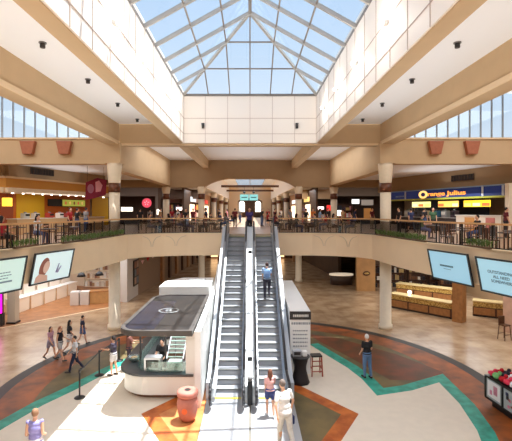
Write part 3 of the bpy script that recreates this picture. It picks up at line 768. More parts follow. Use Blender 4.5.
# goods shelves in the pink shop and the right shop
goods_cols = [(200, 60, 60), (236, 228, 224), (90, 70, 90), (220, 150, 160), (60, 60, 70), (240, 200, 120)]
def shelf_unit(x, y, z, w, h, ang, label, rows=3, seed=0, wood_=woodd, grp=None, cols=goods_cols):
    t = tag(empty('display_shelf', (x, y, z), ang), label, 'shelf', grp)
    mb = MB().box(-w/2, w/2, .3, .33, 0, h).box(-w/2, -w/2+.04, 0, .33, 0, h).box(w/2-.04, w/2, 0, .33, 0, h)
    mb.build('case', wood_, t)
    rnd = random.Random(seed)
    for r in range(rows+1): MB().box(-w/2+.04, w/2-.04, 0, .3, h*r/rows-(.03 if r else 0), h*r/rows+.01-(.0 if r else -.02)).build('shelf_board', wood_, t)
    for r in range(rows):
        g_ = MB(); x_ = -w/2+.1
        while x_ < w/2-.25:
            ww_ = rnd.uniform(.12, .24); g_.box(x_, x_+ww_, .06, .26, h*r/rows+.015, h*r/rows+rnd.uniform(.45, .85)*h/rows*.9, rnd.randrange(len(cols))); x_ += ww_+.03
        g_.build('goods', [mat('g%d_%d' % (i, id(cols) % 97), c, .6) for i, c in enumerate(cols)], t)['kind'] = 'stuff'
    return t
shelf_unit(X(170), Yb+1.5, UP, 1.6, 2.4, 0, 'shelf of red and white goods behind the first back column left', seed=1)
shelf_unit(X(180), Yb+1.6, UP, 1.4, 2.2, 0, 'shelf of pink goods in the middle of the pink shop', seed=2)
shelf_unit(X(192), Yb+1.5, UP, 1.6, 2.4, 0, 'shelf of mixed goods near the second back column left', seed=3)
shelf_unit(X(306), Yb+1.5, UP, 1.5, 2.2, 0, 'shelf of dark goods just right of the arch', seed=4)
shelf_unit(X(320), Yb+1.5, UP, 1.6, 2.3, 0, 'shelf of goods under the lit white strip sign', seed=5)
shelf_unit(X(348), Yb+1.5, UP, 1.8, 2.3, 0, 'shelf of goods at the back right below the lit screen', seed=6)
# corridor shop walls beyond the arch, one per bay
for s in (1, -1):
    for k, y in enumerate((47, 61, 75)):
        w = struct(empty('shop_front', (s*6.4, y, UP)))
        MB().box(-.1, .1, -6.4, 6.4, 0, 3.8).build('wall_panel', (brownd, mat('corr_tan', (176, 140, 110), .7), dk)[k], w)
        MB().box(-s*.14-.04, -s*.14+.04, -2.6, 2.6, .3, 2.2).build('window', mat('shop_window_glow', (255, 226, 190), .5, emit=1.3), w)
        MB().box(-s*.14-.05, -s*.14+.05, -2.0, 2.0, 2.5, 3.0).build('sign_band', mat('sb%d%d' % (k, s), ((210, 220, 226), (196, 60, 50), (60, 120, 160), (230, 200, 120), (240, 240, 240), (90, 160, 120))[k+(3 if s > 0 else 0)], .5, emit=.6), w)
# hanging double sign in the corridor
hs = tag(empty('hanging_sign', (-.15, 61.6, 8.2)), 'pair of teal hanging direction signs under the truss in the corridor', 'sign')
for s in (-1, 1):
    MB().box(s*.68-.62, s*.68+.62, -.06, .06, 0, .85).build('sign_panel', mat('sign_teal', (120, 190, 190), .5, emit=.5), hs)
    MB().box(s*.68-.4, s*.68+.4, -.07, -.06, .35, .5).build('lettering', mat('sign_teal_dark', (70, 120, 130), .5), hs)
    MB().bar((s*.68, 0, .85), (s*.68, 0, 1.95), .04).build('hanger', black, hs)
    MB().ball((s*.68, -.1, 1.15), (.2, .2, .16)).build('lamp', black, hs)

# ---------------------------------------------------------------- food court furniture
def chair_proto(m, mt):
    c = empty('cafe_chair')
    MB().box(-.2, .2, -.2, .2, .43, .465, bev=.01).build('seat', m, c)
    bk = MB()
    for x in (-.12, -.04, .04, .12): bk.box(x-.015, x+.015, -.215, -.195, .52, .86)
    bk.box(-.2, .2, -.22, -.19, .84, .92); bk.box(-.2, .2, -.22, -.19, .5, .54)
    bk.build('backrest', m, c)
    for sx in (-1, 1):
        MB().box(sx*.18-.015, sx*.18+.015, -.22, -.19, 0, .9).build('leg', mt, c)
        MB().box(sx*.18-.015, sx*.18+.015, .17, .2, 0, .43).build('leg', mt, c)
    return c
def table_proto(m):
    t = empty('cafe_table')
    MB().lathe([(.38, 0), (.4, .01), (.4, .03), (.38, .04)], 0, 0, .71, 24).build('tabletop', m, t)
    MB().cyl(0, 0, .04, .71, .035, 12).build('pedestal', black, t)
    MB().lathe([(.24, 0), (.24, .02), (.05, .05)], 0, 0, 0, 20).build('base', black, t)
    return t
chair_m = mat('chair_brown', (74, 44, 38), .5)
cp = chair_proto(chair_m, black); ck = kids_of(cp)
cg = chair_proto(mat('chair_grey', (86, 92, 98), .5), black); cgk = kids_of(cg)
tp = table_proto(mat('table_dark', (62, 60, 62), .4)); tk = kids_of(tp)
first = {'b': True, 'g': True, 't': True}
def put_chair(x, y, rz, label, kind='b'):
    pr, kd = (cp, ck) if kind == 'b' else (cg, cgk)
    if first[kind]: first[kind] = False; pr.location = (x, y, UP); pr.rotation_euler.z = rz; tag(pr, label, 'chair', 'food court chairs'); return
    c = dup(pr, kd, (x, y, UP), rz, label, 'food court chairs'); c['category'] = 'chair'
def put_table(x, y, label):
    if first['t']: first['t'] = False; tp.location = (x, y, UP); tag(tp, label, 'table', 'food court tables'); return
    c = dup(tp, tk, (x, y, UP), 0, label, 'food court tables'); c['category'] = 'table'
tabs = [(9.2, 18.6, 'over the first blue screen, left end'), (10.4, 20.6, 'behind and beyond the first blue screen'), (9.9, 16.3, 'over the gap between the blue screens'), (10.9, 17.6, 'over the last blue screen'),
        (-9.2, 19.5, 'over the right half of the portrait screen'), (-10.9, 18.4, 'over the left half of the portrait screen'), (-11.6, 21.2, 'nearest the left food stall'),
        (-9.0, 21.6, 'between portrait screen and left column'), (-10.2, 23.0, 'just behind the left column'), (10.3, 24.0, 'just behind the right column'), (12, 22.4, 'in front of the white counter'),
        (-6.0, 28.0, 'between left column and first back column'), (-3.6, 28.4, 'before the second back column left'), (3.7, 28.4, 'just right of the escalators upstairs'), (6.1, 28.0, 'just left of the right column'),
        (-4.7, 31.5, 'in the second row upstairs left'), (5.0, 31.5, 'in the second row upstairs right'), (-2.6, 34.5, 'inside the arch, front left'), (2.7, 34.5, 'inside the arch, front right'), (-2.4, 43, 'farther inside the arch on the left'), (2.4, 43, 'farther inside the arch on the right')]
for i, (x, y, w_) in enumerate(tabs):
    put_table(x, y, 'round dark cafe table '+w_)
    for q, (nm, a) in enumerate((('left', PI/2*1.0), ('right', -PI/2*1.0))):
        dx = -.62 if q == 0 else .62
        a2 = (-PI/2 if q == 0 else PI/2)+random.uniform(-.4, .4)
        put_chair(x+dx, y+random.uniform(-.1, .1), a2, ('brown' if i % 3 else 'grey')+' slatted chair '+('left' if q == 0 else 'right')+' of the table '+w_, 'b' if i % 3 else 'g')

PALE = [(236, 226, 210), (214, 196, 176), (190, 150, 110), (240, 238, 232), (150, 110, 90)]
# ---------------------------------------------------------------- ground floor shops
gb = mat('shop_cream_wall', (236, 222, 200), .7)
wf = mat('wood_floor', (176, 120, 74), .4, rgb2=(150, 98, 58), nscale=1.6)
struct(MB().prism([(-17.8, 24.3), (-14.3, 24.6), (-9.7, 29.9), (-9.4, 31.4), (-9.4, 38), (-17.8, 38)], 0, .012).build('floor', wf))
struct(MB().strip([(-17.8, 24.2), (-14.3, 24.5), (-9.6, 29.9)], .14, 0, 0, .02).build('trim_16', cream))
struct(MB().box(-17.8, -9.4, 38, 38.2, 0, SLAB).build('wall_shop_back', gb))
struct(MB().box(-17.8, -17.6, 25, 38, 0, SLAB).build('wall_shop_side', gb))
struct(MB().prism([(-10.0, 31.5), (-9.05, 31.3), (-8.9, 38.2), (-9.4, 38.2)], 0, SLAB-.03).build('wall_corner', mat('pale_grey_wall', (206, 200, 194), .6)))
struct(MB().prism([(-9.0, 34), (-7.1, 56), (-7.3, 56), (-9.3, 34)], 0, SLAB-.03).build('wall_corridor', mat('corr_wall', (150, 122, 98), .6)))
for k, t_ in enumerate((.3, .42, .54, .66, .78, .9)):
    x, y = -9.0+1.9*t_, 34+22*t_
    struct(MB().box(x-.1, x+.18, y-.5, y+.5, 0, SLAB-.03).build('pilaster', woodd if k % 2 else wood))
struct(MB().prism([(8.7, 42), (9.0, 42), (7.5, 58), (7.2, 58)], 0, SLAB-.03).build('wall_corridor', brownd))
struct(MB().box(-8, 8, 60, 60.2, 0, SLAB-.02).build('wall_corridor_end', brownd))
for x in (-6.2, -3.9, -2.2, 2.4, 6.0): struct(MB().box(x-.35, x+.35, 56, 56.6, 0, SLAB-.03).build('pilaster', wood))
for x in (-5, -3, .6, 4.3):
    struct(MB().box(x-.5, x+.5, 59.8, 59.98, .2, 2.4).build('window_5', mat('warm_window', (255, 206, 150), .5, emit=1.2)))
# left shop: wall counters
d0 = Vector((-15.3, 27.7)); d1 = Vector((-14.2, 35.0)); ang = math.atan2((d1-d0).y, (d1-d0).x)
wc = mat('counter_cream', (244, 232, 212), .5)
posn = ['nearest the grey pier', 'second from the grey pier', 'third from the grey pier', 'fourth from the grey pier', 'farthest back']
for k in range(5):
    p = d0+(d1-d0)*k/5
    c = tag(empty('shop_counter', (p.x, p.y, .012), ang), 'cream wall counter in the left shop, '+posn[k], 'counter', 'cream counters of the left shop')
    MB().box(0, 1.36, 0, .7, 0, .9).build('body', wc, c)
    MB().box(-.02, 1.38, -.05, .75, .9, .95).build('worktop', white, c)
    MB().box(0, .06, -.03, 0, 0, .9).build('edge_panel', woodl, c)
    MB().box(.1, 1.3, .55, .62, .95, 1.7).build('mirror', mat('mirror_pale', (228, 214, 200), .3), c)
# wall art / hanging shades
for k, (x, y, z) in enumerate(((-12.3, 31, 1.95), (-11.2, 31.6, 1.95), (-13.6, 30, 1.9), (-15.3, 26.6, 1.9), (-12.9, 24.9, 3.1))):
    p = tag(empty('black_pendant', (x, y, z)), 'black flared pendant shade in the left shop, '+('above the island counter', 'right of the one above the island', 'over the wall counters', 'beside the grey pier', 'hanging below the portrait screen')[k], 'lamp', 'black pendants in the left shop')
    MB().lathe([(.32, 0), (.2, .22), (.05, .3)], 0, 0, 0, 16).build('shade', black, p)
    MB().cyl(0, 0, .3, SLAB-z-.02, .012, 6).build('cord', black, p)
c = tag(empty('island_counter', (-11.9, 30.6, .012), .2), 'pair of grey-white drawer blocks standing on the wood floor of the left shop', 'counter')
MB().box(-.95, -.35, -.3, .4, 0, .95, bev=.02).build('drawer_block', mat('block_grey', (212, 206, 200), .5), c)
MB().box(-.28, .32, -.3, .4, 0, .95, bev=.02).build('drawer_block', mat('block_grey', (212, 206, 200), .5), c)
c = tag(empty('wooden_counter', (-11.0, 31.2, .012), .35), 'low wooden counter beside the grey-white drawer blocks', 'counter')
MB().box(-.7, .9, -.35, .5, 0, .85).build('body', woodl, c); MB().box(-.74, .94, -.39, .54, .85, .9).build('worktop', wood, c)
shelf_unit(-13.5, 37.6, 0.012, 2.4, 2.2, 0, 'shelf of goods at the back of the left shop, left one', seed=11, wood_=wc, cols=PALE)
shelf_unit(-10.8, 37.6, 0.012, 2.2, 2.2, 0, 'shelf of goods at the back of the left shop, right one', seed=12, wood_=wc, cols=PALE)
for k in range(0):
    p = tag(MB().box(-.04, .04, -.25, .25, 0, .7).build('shop_poster', mat('post%d' % k, ((210, 190, 180), (190, 60, 90), (120, 60, 70), (220, 170, 150))[k], .5)), 'small poster high on the far wall of the left shop, number %s from the left' % ('one', 'two', 'three', 'four')[k], 'poster')
    p['label'] = ('pale', 'crimson', 'maroon', 'salmon')[k]+' poster high on the back wall of the left shop'
    p.location = (-16.2+k*1.25, 37.95, 2.9); p.rotation_euler.z = PI/2
# grey pier and magenta screen
struct(MB().box(-14.45, -14.0, 25.3, 25.8, .0, SLAB-.03).box(-14.5, -13.95, 25.25, 25.85, 0, .12, 1).build('pilaster', [mat('pier_grey', (200, 186, 168), .6), black]))
t = tag(empty('magenta_screen', (-14.95, 24.7, .72), .15), 'magenta lit screen with white lettering at the left edge', 'screen')
MB().box(-.75, .55, 0, .1, 0, 1.35).build('casing', black, t)
MB().box(-.7, .5, -.02, 0, .06, 1.3).build('panel', mat('magenta', (236, 20, 200), .5, emit=1.2), t)
text_mesh('our', .42, 'lettering', mat('sign_white', (255, 240, 255), .5, emit=1), t, (.08, -.03, .85), (PI/2, 0, 0), .005, bold=.01)
MB().box(-.7, .5, 0, .4, -.9, 0).build('stand', dark, t)
# directory board and red bunting on the grey wall
t = tag(empty('directory_board', (-8.98, 33.4, .9), 0), 'dark directory board with photographs on the pale grey wall', 'board')
MB().box(.0, .06, -.7, .7, 0, 2.0).build('backboard', dark, t)
for r in range(3):
    for q in range(2): MB().box(.06, .075, -.6+q*.62, -.05+q*.62, .15+r*.62, .65+r*.62).build('photo', mat('ph%d' % ((r+q) % 3), ((170, 140, 120), (100, 110, 120), (140, 90, 70))[(r+q) % 3], .5), t)
bt = tag(empty('bunting', (-8.3, 35, 0)), 'string of red and white flags across the corridor entrance on the left', 'bunting')
P0, P1 = Vector((-.4, -1.5, 2.75)), Vector((1.3, 7.5, 3.75))
MB().bar(P0, P1, .02).build('string', black, bt)
for k in range(9):
    p = P0+(P1-P0)*(k+.5)/9
    f = MB().prism([(-.16, 0), (.16, 0), (0, -.34)], -.005, .005, plane='XZ').build('flag', red if k % 2 else mat('flag_pink', (236, 190, 190), .6), bt)
    f.location = p
# right shop: display counters
rA, rB = Vector((9.7, 29.7)), Vector((12.5, 26.45)); angr = math.atan2((rB-rA).y, (rB-rA).x); Lr = (rB-rA).length
def jewel_counter(x, y, ang, L, n, label, h=1.0):
    c = tag(empty('display_counter', (x, y, 0), ang), label, 'counter', 'golden display counters')
    MB().box(0, L, .02, .8, .08, .62).build('body', woodd, c)
    MB().box(0, L, .06, .75, 0, .08).build('plinth', black, c)
    for k in range(n): MB().box(L*k/n+.06, L*(k+1)/n-.06, -.01, .02, .14, .56).build('wood_panel', wood, c)
    MB().box(0.02, L-.02, .04, .76, .62, .94).build('display_case', gold, c)
    MB().box(-.02, L+.02, -.03, .83, .94, 1.0).build('worktop', mat('case_top', (226, 204, 150), .25), c)
    return c
jewel_counter(rA.x, rA.y, angr, Lr, 3, 'golden display counter with wood panels just right of the lower right column')
jewel_counter(11.6, 33.8, angr+.15, 4.2, 3, 'golden display counter farther back in the right shop')
jewel_counter(14.3, 27.3, angr+.3, 2.6, 2, 'golden display counter beneath the rightmost blue screen')
struct(MB().box(12.45, 13.05, 25.6, 26.2, 0, SLAB-.03, 0, angr).build('pilaster', wood))
struct(MB().box(14.2, 14.8, 23.4, 23.9, 0, SLAB-.03, 0, angr).build('pilaster', mat('pink_marble', (204, 164, 140), .4, noise=.15, nscale=3)))
struct(MB().box(9.9, 17.8, 38, 38.2, 0, SLAB).build('wall_shop_back', mat('jewel_back', (96, 70, 50), .6)))
struct(MB().box(8.95, 10.5, 35.6, 36.0, 0, SLAB-.03).build('wall_wood', mat('wood_wall', (186, 140, 88), .45, noise=.15, nscale=2)))
t = tag(empty('oval_sign', (9.75, 35.57, 1.5)), 'small dark oval sign on the wooden wall', 'sign')
MB().prism(ell(0, 0, .3, .2, 20), -.05, 0, plane='XZ').build('plate', woodd, t)
MB().prism(ell(0, 0, .2, .08, 16), -.06, -.05, plane='XZ').build('emblem', gold, t)
# white oval counter in front of the wooden wall
c = tag(empty('round_counter', (8.35, 38.9, 0)), 'dark shop counter with white top at the corridor corner', 'counter')
MB().lathe([(1.0, 0), (1.0, .85)], 0, 0, 0, 28, sy=.6).build('body', mat('case_dark', (70, 52, 44), .4), c)
MB().lathe([(1.1, 0), (1.1, .12)], 0, 0, .85, 28, sy=.6).build('worktop', mat('glowing_white', (240, 222, 196), .4, emit=.3), c)  # no lamp; a slight glow is put into the worktop colour
for k, (x, y) in enumerate(((10.9, 35.2), (12.9, 35.2), (16.6, 35.3), (16.6, 33), (14.8, 35.3))):
    shelf_unit(x, y+2.2, 0, 1.6, 1.9, angr*.3, 'dark shelf of goods in the right shop, '+('first from the corridor', 'second from the corridor', 'far right front', 'far right back', 'middle back')[k], seed=20+k, grp='dark shelves in the right shop', cols=[(60, 40, 36), (236, 226, 210), (120, 80, 50), (200, 170, 110), (40, 36, 40)])
def globe(x, y, z, l):
    t = tag(MB().ball((0, 0, 0), .13).build('globe_lamp', mat('globe', (255, 246, 230), .4, emit=2)), l, 'lamp'); t.location = (x, y, z)
globe(11.0, 29.3, 1.13, 'white globe lamp standing on the golden display counter')
# white-fronted small table, blocks at ground right edge
c = tag(empty('bar_stool', (13.35, 22.3, 0), .3), 'tall brown bar stool at the right edge below the blue screen', 'stool')
MB().box(-.2, .2, -.2, .2, .74, .8).build('seat', woodd, c)
for a in (-1, 1):
    for b in (-1, 1): MB().bar((a*.22, b*.22, 0), (a*.17, b*.17, .75), .04).build('leg', woodd, c)
MB().bar((-.2, -.2, .3), (.2, -.2, .3), .03).bar((-.2, .2, .3), (.2, .2, .3), .03).build('stretcher', woodd, c)
MB().box(-.2, .2, .17, .2, .8, 1.2).build('backrest', woodd, c)

# ---------------------------------------------------------------- coffee kiosk left of the escalators
def rrect(x0, x1, y0, y1, rl, rr=.02, n=8):
    p = []
    for cx_, cy_, r, a0 in ((x1-rr, y0+rr, rr, -PI/2), (x1-rr, y1-rr, rr, 0), (x0+rl, y1-rl, rl, PI/2), (x0+rl, y0+rl, rl, PI)):
        for i in range(n+1): a = a0+PI/2*i/n; p.append((cx_+r*math.cos(a), cy_+r*math.sin(a)))
    return p
K = tag(empty('coffee_kiosk', (-3.2, 17.5, 0)), 'white rounded kiosk with dark glass roof left of the escalators', 'kiosk')
kx, ky = 3.2, -17.5
def kk(p): return [(a+kx, b+ky) for a, b in p]
kw = mat('kiosk_white', (240, 238, 232), .35); ktop = mat('kiosk_counter', (72, 74, 78), .3)
MB().prism(kk(rrect(-4.65, -2.1, 15.4, 20.2, 1.05)), .012, .16).build('plinth', mat('kiosk_plinth', (120, 80, 56), .6), K)
mb = MB(); outer = kk(rrect(-4.8, -2.05, 15.25, 20.3, 1.15)); inner = kk(rrect(-4.0, -2.5, 15.8, 19.8, .6))
def shell(mb, o, i_, z0, z1, mi=0):
    n = len(o)
    for k in range(n): mb.prism([o[k], o[(k+1) % n], i_[(k+1) % n], i_[k]], z0, z1, mi)
    return mb
shell(mb, outer, inner, .16, .86).build('counter_body', kw, K)
shell(MB(), kk(rrect(-4.92, -2.02, 15.12, 20.35, 1.22)), kk(rrect(-3.95, -2.55, 15.85, 19.75, .6)), .86, .93).build('countertop', ktop, K)
shell(MB(), kk(rrect(-4.2, -2.1, 15.32, 20.2, .8)), kk(rrect(-4.18, -2.12, 15.34, 20.18, .78)), .93, 1.32).build('glass_screen', glass('kiosk_glass', (214, 232, 228), .1, .03, .12, (190, 215, 210)), K)
roof = rrect(-4.5, -1.98, 14.35, 20.45, .7)
MB().prism(kk(roof), 2.62, 2.7).build('roof', mat('roof_dark_glass', (44, 41, 40), .4, noise=.3, nscale=1.2, spec=.3), K)
shell(MB(), kk(rrect(-4.54, -1.95, 14.31, 20.5, .74)), kk(rrect(-4.4, -2.08, 14.45, 20.35, .62)), 2.54, 2.73).build('roof_rim', mat('rim_grey', (84, 80, 78), .35), K)
MB().box(-1.26, -.1, -2.9, 1.6, 2.7, 2.705).build('roof_pane', mat('roof_pane_blue', (38, 42, 56), .2, spec=.4), K)
mk = mat('roof_mark', (150, 152, 152), .4)
rg = MB()
for i in range(24):
    a, b = 2*PI*i/24, 2*PI*(i+1)/24
    rg.prism([(-.1+.42*r*math.cos(t), -.2+.42*r*math.sin(t)) for r, t in ((.82, a), (1, a), (1, b), (.82, b))], 2.705, 2.715)
rg.build('emblem', mk, K)
text_mesh('a', .75, 'emblem_letter', mk, K, (-.1, -.12, 2.71), (0, 0, 0), .004)
for x, y in ((-4.15, 16.1), (-2.15, 15.5), (-2.15, 19.9), (-4.2, 19.8), (-3.1, 15.6)):
    MB().bar((x+kx, y+ky, .93), (x+kx, y+ky, 2.56), .06).build('post', dark, K)
MB().box(-2.3+kx, -1.97+kx, 15.2+ky, 15.6+ky, .012, 2.6).build('side_panel', kw, K)
# goods and machines standing in the kiosk
def thing_box(name, x, y, z, w, d, h, m, label, cat, grp=None, front=None, rz=0):
    t = tag(empty(name, (x, y, z), rz), label, cat, grp)
    MB().box(-w/2, w/2, -d/2, d/2, 0, h, bev=.02).build('body', m, t)
    if front: MB().box(-w*.38, w*.38, -d/2-.02, -d/2, h*.3, h*.85).build('front', front, t)
    return t
thing_box('coffee_machine', -3.55, 15.62, .93, .6, .4, .5, steel, 'steel coffee machine on the kiosk front counter', 'machine', front=dark)
thing_box('display_fridge', -2.75, 15.6, .93, .5, .4, .35, mat('mint_case', (196, 222, 212), .3), 'pale green display case on the kiosk front counter', 'display case', front=clear)
for k in range(6):
    t = tag(MB().lathe([(.035, 0), (.05, .13)], 0, 0, 0, 12).build('paper_cup', offw), 'paper cups lined up behind the kiosk glass', 'cup', 'cups behind the kiosk glass'); t.location = (-3.15+.12*k, 15.45, .93)
rk = tag(empty('sloping_rack', (-2.9, 17.4, 0)), 'sloping pale green slatted rack inside the kiosk', 'rack')
mb = MB()
for i in range(12): mb.bar((-.3, -.9+i*.18, 1.1+i*.1), (.3, -.9+i*.18, 1.1+i*.1), .07, .03)
mb.build('slats', mat('rack_green', (176, 206, 190), .4), rk)
for s in (-1, 1): MB().bar((s*.32, -1, 1.05), (s*.32, 1.1, 2.25), .04).build('rail', steel, rk); MB().bar((s*.32, 1.0, 0.012), (s*.32, 1.0, 2.2), .04).bar((s*.32, -.95, 0.012), (s*.32, -.95, 1.08), .04).build('leg', steel, rk)
bowl = tag(empty('glass_bowl', (-4.5, 16.5, .93)), 'glass bowl of sweets on the rounded kiosk corner', 'bowl')
MB().lathe([(.1, 0), (.2, .08), (.24, .2), (.22, .2), (.18, .09), (.02, .03)], 0, 0, 0, 20).build('bowl', glass('bowl_glass', (215, 235, 230), .15, .03, .15), bowl)
MB().ball((0, 0, .12), (.15, .15, .08)).build('contents', mat('sweets', (196, 170, 130), .6, noise=.4, nscale=30), bowl)['kind'] = 'stuff'
# white canopy kiosk behind
K2 = tag(empty('white_canopy_kiosk', (-3.1, 22.1, -.1)), 'white kiosk with flat white canopy behind the dark-roofed kiosk', 'kiosk')
MB().prism([(-1.35, -1.3), (1.1, -1.3), (1.1, 1.5), (-.6, 1.5), (-1.35, .3)], 2.75, 3.15).build('canopy', white, K2)
MB().prism([(-.2, -.7), (.7, -.7), (.7, .9), (-.2, .9)], 3.15, 3.19).build('skylight_pane', mat('pane_grey', (190, 198, 200), .1), K2)
MB().box(-1.2, .95, -1.1, 1.2, .012, 1.0).build('counter_body', kw, K2)
for x, y in ((-1.1, -1), (.85, -1), (.85, 1.1), (-.6, 1.1)): MB().box(x-.04, x+.04, y-.04, y+.04, 1.0, 2.75).build('post', steel, K2)
# white screen wall beside the left escalator
sw = tag(empty('screen_wall', (-1.8, 19.6, 0)), 'white sloping screen wall between the dark-roofed kiosk and the left escalator', 'screen wall')
MB().prism([(-5.0, .012), (5.4, .012), (5.7, 3.4), (5.5, 3.62), (5.1, 3.6), (4.2, 3.2), (2.2, 2.85), (-5.0, 2.62)], -.1, .1, plane='YZ').build('panel', white, sw)
# white sign box beside the right escalator
sb = tag(empty('sign_box', (2.08, 17.6, 0)), 'long white box with black header sign right of the escalators', 'sign box')
MB().box(-.42, .42, 0, 7.6, .012, 2.62).build('body', white, sb)
MB().box(-.44, .44, -.04, 0, 2.27, 2.6).build('header', mat('header_black', (54, 50, 50), .5), sb)
hd = MB(); x = -.3
while x < .3: l = random.uniform(.04, .08); hd.box(x, x+l, -.05, -.04, 2.38, 2.48); x += l+.02
hd.build('header_lettering', offw, sb)
ln = MB()
for r, z in enumerate((2.06, 1.78, 1.62, 1.46, 1.3, 1.14)):
    x = -.3 if r else -.36; e = (.3 if r else .4)
    while x < e: l = random.uniform(.04, .1); ln.box(x, min(x+l, e), -.015, 0, z, z+(.05 if r else .09)); x += l+.025
ln.build('text_lines', mat('text_grey', (150, 154, 160), .5), sb)
# tall table with black cloth, stool
tt = tag(empty('cocktail_table', (1.98, 16.75, 0)), 'tall table under a black stretch cover beside the white sign box', 'table')
MB().lathe([(.38, 0), (.33, .15), (.24, .5), (.24, .65), (.33, .98), (.36, 1.02)], 0, 0, .009, 8).build('cover', mat('cover_black', (30, 26, 28), .7), tt)
MB().cyl(0, 0, 1.03, 1.06, .38, 24).build('tabletop', dark, tt)
thing_box('counter_printer', 1.85, 16.75, 1.07, .34, .3, .22, mat('mach_silver', (176, 180, 186), .4), 'silver machine on the tall black-covered table', 'machine', front=dark)
thing_box('white_box', 2.15, 16.7, 1.07, .18, .2, .2, white, 'small white box on the tall black-covered table', 'box')
st = tag(empty('folding_stool', (2.72, 17.5, .012), .1), 'red-brown wooden stool with black seat beside the black-covered table', 'stool')
rw = mat('stool_red', (158, 74, 52), .5)
MB().box(-.22, .22, -.18, .18, .78, .84, bev=.01).build('seat', black, st)
for a in (-1, 1):
    for b in (-1, 1): MB().bar((a*.22, b*.2, 0), (a*.19, b*.14, .78), .045).build('leg', rw, st)
for z in (.2, .42, .62): MB().bar((-.2, -.17, z), (.2, -.17, z), .035).build('rung', rw, st)
for a in (-1, 1): MB().bar((a*.2, -.17, .3), (a*.2, .17, .3), .03).build('rung', rw, st)
# terracotta urn bin
ur = tag(empty('urn_bin', (-2.02, 13.75, .013)), 'pink terracotta urn bin with a round opening in its lid', 'urn')
um = mat('urn_clay', (186, 118, 102), .65, noise=.1, nscale=7)
MB().lathe([(.2, 0), (.27, .12), (.33, .38), (.345, .55), (.31, .72), (.26, .78)], 0, 0, 0, 36).build('body', um, ur)
MB().lathe([(.26, 0), (.33, .03), (.35, .1), (.34, .17), (.3, .2), (.14, .215), (.11, .205)], 0, 0, .77, 36).build('lid', um, ur)
MB().cyl(0, 0, .9, .982, .105, 20).build('opening', black, ur)
MB().prism(ell(-.05, .42, .09, .09, 16), -.352, -.32, plane='XZ').build('sticker', mat('urn_orange', (226, 110, 60), .6), ur)
# stanchions
def stanchion(x, y, label, to=None):
    s = tag(empty('stanchion', (x, y, .013)), label, 'stanchion', 'belt stanchions')
    MB().lathe([(.19, 0), (.19, .015), (.15, .04), (.03, .06)], 0, 0, 0, 24).build('base', black, s)
    MB().cyl(0, 0, .05, .98, .03, 14).build('post', black, s)
    MB().cyl(0, 0, .9, 1.02, .04, 14).build('belt_head', dark, s)
    if to: MB().bar((0, 0, .95), (to[0]-x, to[1]-y, .95), .012, .05).build('belt', mat('belt_dark', (46, 48, 52), .6), s)
P1 = gpt(79.6, 398); P2 = gpt(99.3, 375.5); P3 = gpt(119, 361)
stanchion(*P1, 'nearer black belt stanchion on the left, toward the bottom', P2)
stanchion(*P2, 'farther black belt stanchion, closer to the walking group', P3)
stanchion(*P3, 'third black belt stanchion right beside the kiosk')
# merchandise cart bottom right
mc = tag(empty('merchandise_cart', (9.0, 13.6, 0.004), 0.08), 'black-framed merchandise cart with pictures on its sides at the right edge', 'cart')
MB().box(-.5, .55, -1.2, 1.2, .0, .24).build('plinth', black, mc)
MB().box(-.6, .6, -1.35, 1.35, .26, .98).build('body', mat('cart_grey', (176, 186, 190), .4), mc)
fm = MB()
for z in (.24, .98): fm.box(-.64, .64, -1.4, 1.4, z-.02, z+.04)
for y in (-1.38, .5, 1.38): fm.box(-.64, -.58, y-.03, y+.03, .26, 1)
fm.build('frame', black, mc)
MB().box(-.625, -.61, .62, 1.26, .36, .9).build('white_panel', mat('cart_white', (236, 236, 240), .4), mc)
rnd = random.Random(4)
for k in range(14):
    y = -1.25+rnd.random()*1.6; z = .34+rnd.random()*.5; w = rnd.uniform(.05, .12)
    MB().box(-.625, -.61, y, y+w, z, z+w*.9).build('picture', mat('pic%d' % (k % 5), ((60, 70, 120), (150, 90, 70), (30, 30, 40), (210, 120, 150), (90, 110, 120))[k % 5], .5), mc)
MB().box(-.625, -.61, .75, .95, .5, .8).box(-.626, -.61, 1.02, 1.14, .45, .6).build('picture', mat('pic_pink', (220, 140, 170), .5), mc)
cloths = [((200, 28, 44), 'red', 12), ((150, 40, 120), 'purple', 4), ((236, 236, 240), 'white', 4), ((40, 36, 50), 'black', 4), ((226, 60, 90), 'pink-red', 7), ((120, 190, 120), 'green', 2)]
pos = [(-.46+.25*i+rnd.uniform(-.04, .04), -1.22+.245*j_+rnd.uniform(-.04, .04)) for i in range(3) for j_ in range(11)]
rnd.shuffle(pos); qi = 0
for c_, nm, n in cloths:
    for k in range(n):
        x, y = pos[qi]; qi += 1
        o = MB().ball((0, 0, .09), (.12, .14, (.08+rnd.random()*.04)), seg=10, rings=6)
        for v in o.bm.verts: v.co += Vector((rnd.uniform(-.02, .02), rnd.uniform(-.02, .02), rnd.uniform(-.015, .015)))
        o = o.build('plush_toy', mat('plush_'+nm, c_, .8)); MB().ball((.08, -.06, .2), .07, seg=10, rings=6).build('head', mat('plush_'+nm, c_, .8), o)
        a = .08; o.location = (9.0+x*math.cos(a)-y*math.sin(a), 13.6+x*math.sin(a)+y*math.cos(a), 1.03)
        tag(o, '%s soft toy heaped on the merchandise cart at the right edge' % nm, 'soft toy', 'soft toys on the cart, '+nm)
